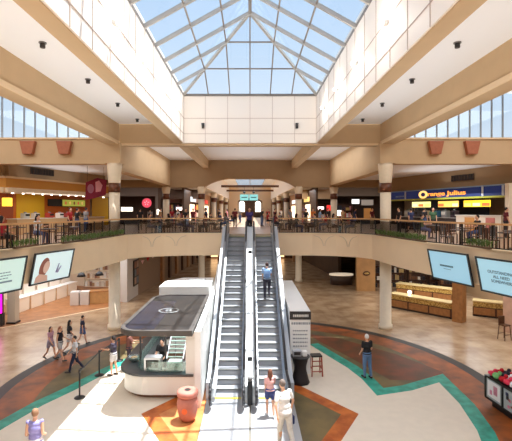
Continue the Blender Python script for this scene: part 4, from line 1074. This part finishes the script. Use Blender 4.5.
# ---------------------------------------------------------------- people
def fuse(mb, name, voxel, m, parent=None, smooth=4):
    me = bpy.data.meshes.new(name); mb.bm.to_mesh(me); mb.bm.free()
    o = bpy.data.objects.new(name, me); COL.objects.link(o)
    r = o.modifiers.new('r', 'REMESH'); r.mode = 'VOXEL'; r.voxel_size = voxel; r.use_smooth_shade = True
    s = o.modifiers.new('s', 'SMOOTH'); s.factor = .5; s.iterations = smooth
    dg = bpy.context.evaluated_depsgraph_get(); dg.update()
    nm = bpy.data.meshes.new_from_object(o.evaluated_get(dg)); bpy.data.objects.remove(o); bpy.data.meshes.remove(me)
    nm.materials.clear(); nm.materials.append(m); nm.name = name
    return nm

skin = mat('skin', (222, 172, 142), .6); eye_m = mat('eye_dark', (50, 36, 32), .5)
def V(*a): return Vector(a)
def figure(fem=False, thL=0, knL=5, thR=0, knR=5, auL=5, elL=15, auR=5, elR=15, lean=0, sit=False, long_pants=True, skirt=False, sleeves='short', hair='short', holdR=0, headturn=0, vox=.017, armout=6):
    """meshes of one posed person, facing +Y, feet on z = 0"""
    D = math.radians; ws = .155 if fem else .18; wh = .095
    def leg(s, th, kn):
        h = V(s*wh, 0, 0); k = h+V(s*.01, .43*math.sin(D(th)), -.43*math.cos(D(th)))
        a = k+V(0, .42*math.sin(D(th-kn)), -.42*math.cos(D(th-kn)))
        fa = D(max(-50, min(20, (th-kn)*.7)))
        t = a+V(s*.02, .17*math.cos(fa), -.045+.17*math.sin(fa))
        return h, k, a, t
    Ls = [leg(-1, thL, knL), leg(1, thR, knR)]
    low = min(min(l[2].z-.085, l[3].z-.03) for l in Ls)
    base = V(0, 0, -low)
    if sit: base = V(0, 0, .52)
    R = Matrix.Rotation(-D(lean), 3, 'X')
    def T(v): return base+R @ v
    Ls = [tuple(base+p for p in l) for l in Ls]
    def arm(s, au, el):
        sh = V(s*ws, 0, .50); ud = V(s*math.sin(D(armout)), math.sin(D(au)), -math.cos(D(au))).normalized()
        e = sh+ud*.29; fd = V(-s*.03, math.sin(D(au+el)), -math.cos(D(au+el))).normalized(); w = e+fd*.25
        return [T(p) for p in (sh, e, w, w+fd*.085)]+[(R @ fd)]
    As = [arm(-1, auL, elL), arm(1, auR, elR)]
    b = MB()
    k = .88 if fem else 1
    def E(v, rad): b.ball(T(V(*v)), rad, 0, 14, 10)
    E((0, 0, .03), (.165*(1.04 if fem else 1), .115, .11)); E((0, 0, .16), (.14*k, .10, .13)); E((0, 0, .34), (.16*k, .115, .15)); E((0, -.01, .46), (.165*k, .09, .08))
    b.caps(T(V(0, 0, .5)), T(V(0, .015, .6)), .055, .05)
    hc = T(V(0, .03, .70)); b.ball(hc, (.074, .094, .115), 0, 16, 12); b.ball(hc+R @ V(0, .03, -.06), (.055, .06, .06))
    b.cone(hc+R @ V(0, .085, .01), hc+R @ V(0, .112, -.025), .01, .017, 8); b.ball(hc+R @ V(0, .105, -.025), .015, 0, 8, 6)
    for s in (-1, 1): b.ball(hc+R @ V(s*.076, -.005, -.01), (.012, .02, .032), 0, 8, 6)
    for h, kn_, a, t in Ls:
        b.caps(h, kn_, .083, .056); b.caps(kn_+V(0, -.015, -.08), a, .058, .038); b.caps(a+V(0, -.03, -.04), t, .038, .032)
    for s, (sh, e, w, hd, fd) in zip((-1, 1), As):
        b.caps(sh, e, .052, .038); b.caps(e, w, .038, .026)
        side = fd.cross(V(1, 0, 0)).normalized()
        b.caps(w, hd, .027, .03)
        for i in range(4):
            o = side*(-.027+.018*i); cl = V(-s*.4, 0, 0)
            p0 = hd+o; p1 = p0+(fd+cl*.2).normalized()*.045; p2 = p1+(fd+cl*1.2).normalized()*(.03+.006*(1-abs(i-1.5)))
            b.caps(p0, p1, .0105, .0095, 6); b.caps(p1, p2, .0095, .008, 6)
        q0 = w+fd*.03+side*.02; q1 = q0+(fd+side*1.1).normalized()*.055; b.caps(q0, q1, .013, .01, 6)
    out = {'body': fuse(b, 'body', vox*.72, skin)}
    s_ = MB()
    def E2(v, rad): s_.ball(T(V(*v)), rad, 0, 14, 10)
    E2((0, 0, .04), (.192, .148, .09)); E2((0, 0, .15), (.172*k, .132, .15)); E2((0, 0, .34), (.184*k, .14, .16)); E2((0, -.01, .46), (.18*k, .104, .08))
    for s, (sh, e, w, hd, fd) in zip((-1, 1), As):
        if sleeves == 'none': s_.ball(sh, .058)
        else:
            s_.caps(sh, sh.lerp(e, .62 if sleeves == 'short' else 1), .066, .058 if sleeves == 'short' else .048)
            if sleeves == 'long': s_.caps(e, e.lerp(w, .92), .048, .037)
    out['shirt'] = fuse(s_, 'shirt', vox, MATS['shirt_default'])
    p_ = MB(); p_.ball(base+V(0, 0, .0), (.195, .15, .12), 0, 14, 10); p_.ball(T(V(0, 0, .07)), (.182, .14, .09), 0, 14, 10)
    if skirt: p_.cone(base+V(0, 0, .02), base+V(0, .0, -.42), .16, .22, 18)
    else:
        for h, kn_, a, t in Ls:
            if long_pants: p_.caps(h, kn_, .104, .078); p_.caps(kn_, kn_.lerp(a, .96), .074, .055)
            else: p_.caps(h, h.lerp(kn_, .55), .108, .1)
    out['trousers'] = fuse(p_, 'trousers' if long_pants else ('skirt' if skirt else 'shorts'), vox, MATS['trousers_default'])
    h_ = MB(); h_.ball(hc+R @ V(0, -.022, .026), (.084, .094, .106), 0, 14, 10)
    if hair in ('long', 'pony'):
        if hair == 'long':
            h_.caps(hc+R @ V(0, -.06, 0), hc+R @ V(0, -.10, -.26), .07, .055)
            for s in (-1, 1): h_.caps(hc+R @ V(s*.06, -.03, 0), hc+R @ V(s*.07, -.05, -.18), .035, .03)
        else: h_.caps(hc+R @ V(0, -.11, .03), hc+R @ V(0, -.15, -.2), .035, .022)
    out['hair'] = fuse(h_, 'hair', vox*.8, MATS['hair_default'], smooth=2)
    def plain(mb, name, m):
        me = bpy.data.meshes.new(name); mb.bm.to_mesh(me); mb.bm.free(); me.materials.append(m); return me
    for i, s in enumerate((-1, 1)): out['eye%d' % i] = plain(MB().ball(hc+R @ V(s*.03, .086, .01), .010, 0, 8, 6), 'eye', eye_m)
    out['mouth'] = plain(MB().ball(hc+R @ V(0, .092, -.058), (.022, .008, .006), 0, 8, 6), 'mouth', mat('lips', (170, 96, 88), .6))
    for i, (h, kn_, a, t) in enumerate(Ls): out['shoe%d' % i] = fuse(MB().caps(a+V(0, -.035, -.045), t+V(0, .015, -.0), .046, .038), 'shoe', vox, MATS['shoes_default'])
    out['_h'] = hc; out['_R'] = R; out['_T'] = T; out['_A'] = As; out['_L'] = Ls
    return out
mat('shirt_default', (128, 128, 128)); mat('trousers_default', (60, 60, 80)); mat('hair_default', (60, 40, 30)); mat('shoes_default', (60, 60, 60))
def cm(c): return mat('cloth_%d_%d_%d' % c, c, .8, noise=.12, nscale=14)
def put(fig, loc, rz, label, shirt, pants, hair=(58, 40, 30), shoes=(70, 66, 64), scale=1, group=None, detail=True):
    r = tag(empty('person', loc, rz), label, 'person', group); r.scale = (scale,)*3
    for k in ('body', 'shirt', 'trousers', 'hair', 'eye0', 'eye1', 'mouth', 'shoe0', 'shoe1'):
        if k in ('eye0', 'eye1', 'mouth') and not detail: continue
        o = bpy.data.objects.new(fig[k].name.split('.')[0], fig[k]); COL.objects.link(o); o.parent = r
        c = {'shirt': shirt, 'trousers': pants, 'hair': hair, 'shoe0': shoes, 'shoe1': shoes}.get(k)
        if c: o.material_slots[0].link = 'OBJECT'; o.material_slots[0].material = cm(c)
    return r
g3 = lambda x, y: (*gpt(x, y), .014)
walkF = figure(True, thL=22, knL=8, thR=-12, knR=25, auL=-14, elL=20, auR=18, elR=20, long_pants=False, hair='long')
walkF2 = figure(True, thL=-14, knL=22, thR=20, knR=6, auL=20, elL=50, auR=-10, elR=15, long_pants=False, hair='pony', sleeves='none')
walkM = figure(False, thL=20, knL=6, thR=-14, knR=24, auL=-15, elL=18, auR=18, elR=18)
walkS = figure(False, thL=-12, knL=20, thR=18, knR=6, auL=16, elL=20, auR=-14, elR=18, long_pants=False)
standM = figure(False, auL=4, elL=20, auR=2, elR=18)
# walking group on the left
put(walkF, g3(50.5, 359), -1.9, 'woman in a pink-mauve top, leftmost of the walking group', (206, 160, 178), (150, 146, 170), (52, 36, 34), scale=.85)
put(walkF2, g3(60, 361), -1.7, 'woman in a black sleeveless top and pale shorts, second from left in the walking group', (38, 32, 40), (190, 186, 186), (150, 96, 70), scale=.9)
put(walkF, g3(69.5, 353), -1.2, 'dark-haired person in black top, behind the others of the walking group', (40, 40, 46), (214, 212, 214), (26, 22, 24), scale=.9)
put(walkS, g3(82.5, 344.5), -.9, 'person in a navy top and blue shorts, rightmost of the walking group', (42, 44, 72), (84, 104, 150), (34, 28, 30), scale=.84)
put(walkM, g3(75, 372), 2.0, 'person in white shirt and navy trousers, nearest the camera in the walking group', (226, 226, 232), (34, 42, 72), (40, 32, 32), scale=.88)
# by the kiosk
put(figure(True, auL=30, elL=60, auR=10, elR=30, thL=6, knL=8, thR=-4, knR=8, long_pants=False, hair='pony'), g3(113.5, 375.5), 1.3, 'woman in a dark grey top and white shorts standing at the rounded kiosk end', (74, 66, 82), (226, 222, 220), (40, 32, 30), scale=.91)
put(figure(True, auL=40, elL=50, auR=40, elR=50, hair='long', long_pants=True), (-5.15, 18.1, .014), -1.3, 'person in a brown patterned top leaning toward the far side of the kiosk', (130, 80, 70), (60, 50, 60), (90, 50, 36), scale=.95)
vend = figure(False, auL=35, elL=50, auR=35, elR=50, lean=10)
put(vend, (-3.45, 16.9, .014), 3.0, 'kiosk worker in black behind the counter glass', (34, 34, 36), (36, 36, 40), (24, 20, 20), scale=.98)
# on the escalators
rideM = figure(False, thL=0, knL=5, thR=32, knR=55, auL=10, elL=35, auR=20, elR=50)
yy = 19.95; zz = esc_z(yy)
put(rideM, (.80, yy, zz+.2), 0, 'man in a pale blue shirt riding up the right escalator', (168, 200, 236), (56, 54, 70), (70, 50, 44), scale=.98)
bk = tag(empty('backpack', (.80, yy-.2, zz+1.25)), 'light blue backpack worn by the man on the right escalator', 'backpack')
MB().box(-.14, .14, -.1, .06, -.02, .36, bev=.05).build('bag', mat('bag_blue', (150, 190, 240), .7), bk); MB().box(-.1, .1, -.13, -.09, .02, .18, bev=.02).build('pocket', mat('bag_blue_dark', (120, 156, 210), .7), bk)
girl = figure(True, thL=10, knL=12, thR=-8, knR=14, auL=-6, elL=30, auR=26, elR=90, long_pants=False, hair='long', sleeves='short')
put(girl, (.66, 13.95, .05), .1, 'girl in pink top and blue shorts, long brown hair, stepping onto the right escalator', (244, 190, 186), (66, 76, 130), (122, 76, 56), (236, 230, 228), scale=.87)
big = figure(False, thL=12, knL=8, thR=-10, knR=18, auL=-18, elL=12, auR=10, elR=16, lean=10, armout=26)
put(big, (1.0, 12.1, .014), .45, 'grey-haired man in white shirt and pale trousers at the foot of the right escalator', (244, 242, 238), (222, 218, 212), (120, 106, 98), scale=1.1)
hd_ = Vector((1.0, 12.1, .014))+Matrix.Rotation(.45, 3, 'Z') @ (big['_A'][1][3]*1.1)
bg = tag(empty('carrier_bag', (hd_.x, hd_.y, hd_.z-.38), .4), 'small navy bag in the hand of the man in white', 'bag')
MB().box(-.1, .1, -.05, .05, 0, .24, bev=.015).build('bag', mat('bag_navy', (40, 56, 110), .6), bg)
MB().bar((-.06, 0, .23), (-.03, 0, .34), .012).bar((.06, 0, .23), (.03, 0, .34), .012).build('handle', mat('bag_navy', (40, 56, 110), .6), bg)
# man on the right
put(figure(False, auL=2, elL=40, auR=2, elR=40, thL=2, knL=4, thR=-5, knR=8), g3(367, 378), .3, 'white-haired man in a black T-shirt and blue jeans standing on the teal band', (28, 26, 30), (92, 124, 164), (232, 226, 220), (40, 34, 34), scale=1.0)
# bottom left
hc_ = gpt(35, 412, 1.72)
put(figure(True, auL=-8, elL=70, auR=-8, elR=70, hair='short', sleeves='none'), (hc_[0], hc_[1], .014), .2, 'woman in a lilac and white top cut off by the bottom left edge', (150, 144, 204), (226, 220, 224), (150, 112, 84), scale=1.02)
# upper floor crowd
sitp = figure(False, thL=85, knL=88, thR=80, knR=84, auL=35, elL=60, auR=30, elR=65, sit=True, vox=.024)
sitf = figure(True, thL=84, knL=80, thR=86, knR=92, auL=40, elL=60, auR=20, elR=50, sit=True, hair='long', vox=.024)
crowd_cols = {'white': (226, 224, 222), 'black': (32, 30, 34), 'navy': (38, 46, 84), 'red': (176, 40, 44), 'grey': (130, 128, 130), 'pale blue': (150, 180, 214), 'maroon': (110, 36, 46), 'green': (60, 96, 66), 'tan': (190, 156, 116), 'purple': (72, 56, 120), 'pink': (220, 150, 160), 'orange': (214, 120, 50)}
rnd = random.Random(3)
def up(px, y, fig, shirt, pants, where, verb, rz=None, hair=(44, 34, 30)):
    x = (px-CX)/F*y
    pc = {'jeans': (70, 88, 130), 'dark trousers': (40, 38, 44), 'khaki trousers': (150, 130, 100)}[pants]
    put(fig, (x, y, UP+.002), rnd.uniform(0, 6.28) if rz is None else rz, 'person in %s top %s %s' % (shirt, verb, where), crowd_cols[shirt], pc, hair, group='people on the upper floor', detail=False)
S_, W_, W2_ = standM, walkM, walkF
J, Dk, Kh = 'jeans', 'dark trousers', 'khaki trousers'
for a in [(249.5, 27.3, S_, 'purple', Dk, 'at the top of the escalators, in the middle', 'standing', 3.1),
          (206, 29.5, S_, 'navy', Dk, 'in front of the second back column left', 'standing'), (186, 33, W_, 'black', J, 'in front of the pink shop', 'walking'), (178, 37, W2_, 'white', Kh, 'in front of the pink shop', 'walking'),
          (193, 36, S_, 'maroon', Dk, 'in front of the pink shop', 'standing'), (172, 42, S_, 'red', J, 'by the shelves of the pink shop', 'standing'), (150, 38, W_, 'grey', Dk, 'below the round pink sign', 'walking'), (140, 34, S_, 'black', Dk, 'right of the left column', 'standing'),
          (160, 36, S_, 'tan', J, 'left of the first back column', 'standing'), (219, 44, W_, 'black', Dk, 'inside the arch on the left', 'walking'), (227, 48, W2_, 'pink', J, 'inside the arch on the left', 'walking'), (235, 40, S_, 'maroon', Dk, 'inside the arch left of centre', 'standing'),
          (240, 52, W_, 'grey', J, 'far down the corridor on the left', 'walking'), (262, 42, S_, 'black', J, 'inside the arch right of centre', 'standing'), (268, 46, W2_, 'red', Dk, 'inside the arch on the right', 'walking'), (275, 38, W_, 'maroon', J, 'inside the arch on the right', 'walking'), (281, 48, S_, 'white', Dk, 'inside the arch on the far right', 'standing'),
          (290, 34, S_, 'grey', Dk, 'left of the first back column right', 'standing'), (306, 36, W_, 'black', Kh, 'below the lit white strip sign', 'walking'), (313, 40, S_, 'orange', J, 'below the lit white strip sign', 'standing'), (320, 34, W2_, 'pale blue', J, 'below the small red sign', 'walking'), (328, 38, S_, 'black', Dk, 'left of the second back column right', 'standing'),
          (343, 36, W_, 'tan', Dk, 'right of the second back column right', 'walking'), (355, 40, S_, 'navy', J, 'below the lit white screen', 'standing'), (372, 36, S_, 'maroon', Kh, 'beside the orange-brown panel', 'standing'), (399, 29, S_, 'black', Dk, 'just right of the right column', 'standing'), (411, 30, W_, 'navy', Dk, 'at the dark counter under the navy sign', 'walking'),
          (424, 31, S_, 'black', J, 'at the dark counter under the navy sign', 'standing'), (433, 29.5, S_, 'green', Dk, 'at the dark counter under the navy sign', 'standing'), (506, 24.5, S_, 'maroon', Dk, 'at the right end of the white counter', 'standing'), (77, 29, W_, 'black', J, 'at the left food counter near the magenta banner', 'walking'), (70, 28, S_, 'red', Dk, 'at the left food counter', 'standing'), (86, 30, S_, 'grey', J, 'below the magenta banner', 'standing')]:
    up(a[0], a[1], a[2], a[3], a[4], a[5], a[6], a[7] if len(a) > 7 else None)
# seated at the tables, on the chairs
seat = [(17, 0, 'black', Dk, sitp), (17, 1, 'grey', J, sitf), (18, 0, 'maroon', Dk, sitf), (18, 1, 'black', J, sitp), (19, 0, 'navy', Dk, sitp), (19, 1, 'black', J, sitf), (20, 0, 'red', Dk, sitf), (20, 1, 'grey', Dk, sitp), (4, 0, 'white', J, sitf), (11, 0, 'grey', J, sitp), (11, 1, 'black', Dk, sitf), (12, 0, 'pale blue', J, sitp), (12, 1, 'maroon', Dk, sitp), (13, 0, 'black', J, sitf), (13, 1, 'grey', Dk, sitp), (14, 0, 'white', Dk, sitf), (14, 1, 'navy', J, sitp), (15, 0, 'tan', J, sitp), (16, 1, 'red', J, sitf), (9, 0, 'green', J, sitp), (1, 1, 'black', J, sitp)]
chairs = [o for o in COL.objects if o.get('category') == 'chair']
for ti, q, sh, pn, fg in seat:
    ch = chairs[ti*2+q]
    pc = {'jeans': (70, 88, 130), 'dark trousers': (40, 38, 44)}[pn]
    put(fg, (ch.location.x, ch.location.y, UP+.03), ch.rotation_euler.z, 'person in %s top sitting at the table %s' % (sh, tabs[ti][2]), crowd_cols[sh], pc, (44, 34, 30), group='people seated on the upper floor', detail=False)
put(sitf, (-9.95, 17.0, UP+.03), -.5, 'person in a crimson top sitting over the leftmost screen', (176, 30, 50), (40, 38, 44), (40, 30, 30), group='people seated on the upper floor')
put_chair(-9.95, 16.95, -.5, 'dark brown slatted chair at the left edge, over the leftmost screen', 'b')
SUBS = {'comb_plate': ['landing_plate'], 'header_lettering': ['header'], 'text_line': ['panel'], 'text_lines': ['panel', 'body'], 'printed_hair': ['panel'], 'printed_face': ['panel'], 'printed_shoulders': ['panel'], 'printed_sprig': ['panel'],
        'lettering': ['panel', 'backboard', 'sign_panel'], 'small_lettering': ['backboard'], 'food_picture': ['panel'], 'picture': ['body'], 'white_panel': ['body'], 'emblem': ['disc', 'cloth', 'plate', 'roof'], 'emblem_letter': ['roof'], 'roof_pane': ['roof'],
        'pocket': ['bag'], 'photo': ['backboard'], 'wood_panel': ['body'], 'poster': ['body'], 'edge_panel': ['body'], 'belt': ['belt_head'], 'sticker': ['body'], 'post_cap': ['post'], 'grille': ['backing'], 'lens': ['shade'], 'window': ['body'], 'front': ['body'], 'contents': ['bowl']}
kk_ = {}
for o in COL.objects:
    if o.parent: kk_.setdefault(o.parent, []).append(o)
for root, ch in kk_.items():
    if root.parent: continue
    for o in ch:
        for tn in SUBS.get(o.name.split('.')[0], []):
            c = [q for q in ch if q.name.split('.')[0] == tn and q.location.length < 1e-6 and not any(abs(v) > 1e-6 for v in q.rotation_euler)]
            if c and c[0] is not o:
                ctr = lambda m: sum((Vector(b) for b in m.bound_box), Vector())/8
                p0 = o.location+ctr(o); c.sort(key=lambda q: (ctr(q)-p0).length); o.parent = c[0]; break
# ---------------------------------------------------------------- light, sky, camera
w = bpy.data.worlds.new('sky'); SC.world = w; w.use_nodes = True
nt = w.node_tree; bg = nt.nodes['Background']
tc = nt.nodes.new('ShaderNodeTexCoord'); sp = nt.nodes.new('ShaderNodeSeparateXYZ'); cr = nt.nodes.new('ShaderNodeValToRGB')
nt.links.new(tc.outputs['Generated'], sp.inputs[0]); nt.links.new(sp.outputs['Z'], cr.inputs['Fac']); nt.links.new(cr.outputs['Color'], bg.inputs['Color'])
e = cr.color_ramp.elements
e[0].position = .1; e[0].color = (*lin((236, 243, 252)), 1)
e[1].position = .75; e[1].color = (*lin((158, 198, 246)), 1)
m_ = e.new(.36); m_.color = (*lin((205, 226, 250)), 1)
bg.inputs['Strength'].default_value = SKY
sun = bpy.data.lights.new('sun', 'SUN'); sun.energy = SUN; sun.angle = math.radians(.6); sun.color = (1, .98, .95)
so = bpy.data.objects.new('sun', sun); COL.objects.link(so)
so.rotation_euler = Vector((-.95, -.65, -4.6)).to_track_quat('-Z', 'Y').to_euler(); so.location = (0, 0, 30)
def area(loc, sx, sy, power, col=(1, .93, .82), rot=(0, 0, 0), spread=180):
    l = bpy.data.lights.new('fill_light', 'AREA'); l.shape = 'RECTANGLE'; l.size = sx; l.size_y = sy; l.energy = power; l.color = col; l.spread = math.radians(spread)  # added fill light, no real lamp hangs at these spots
    o = bpy.data.objects.new('fill_light', l); COL.objects.link(o); o.location = loc; o.rotation_euler = rot
    return o
for a in LIGHTS: area(*a)
for s in (-1, 1):
    for y in (11.6, 14.8, 18, 21.2):
        l = bpy.data.lights.new('floodlight', 'POINT'); l.energy = 28; l.shadow_soft_size = .08; l.color = (1, .97, .93)
        o = bpy.data.objects.new('floodlight', l); COL.objects.link(o); o.location = (s*3.35, y, 11.9)
cam = bpy.data.cameras.new('camera'); co = bpy.data.objects.new('camera', cam); COL.objects.link(co)
co.location = (0, 0, EYE); co.rotation_euler = (PI/2, 0, 0); cam.sensor_width = 36; cam.lens = 36*F/512
cam.shift_x = (256-CX)/512; cam.shift_y = -(220.5-CY)/512; cam.clip_end = 300
SC.camera = co
SC.view_settings.view_transform = 'Standard'; SC.view_settings.look = 'None'; SC.view_settings.gamma = 1; SC.view_settings.exposure = EXPO
SC.cycles.max_bounces = 10; SC.cycles.diffuse_bounces = 6; SC.cycles.transparent_max_bounces = 16; SC.cycles.use_denoising = True
SC.cycles.caustics_reflective = False; SC.cycles.caustics_refractive = False; SC.cycles.sample_clamp_indirect = 6
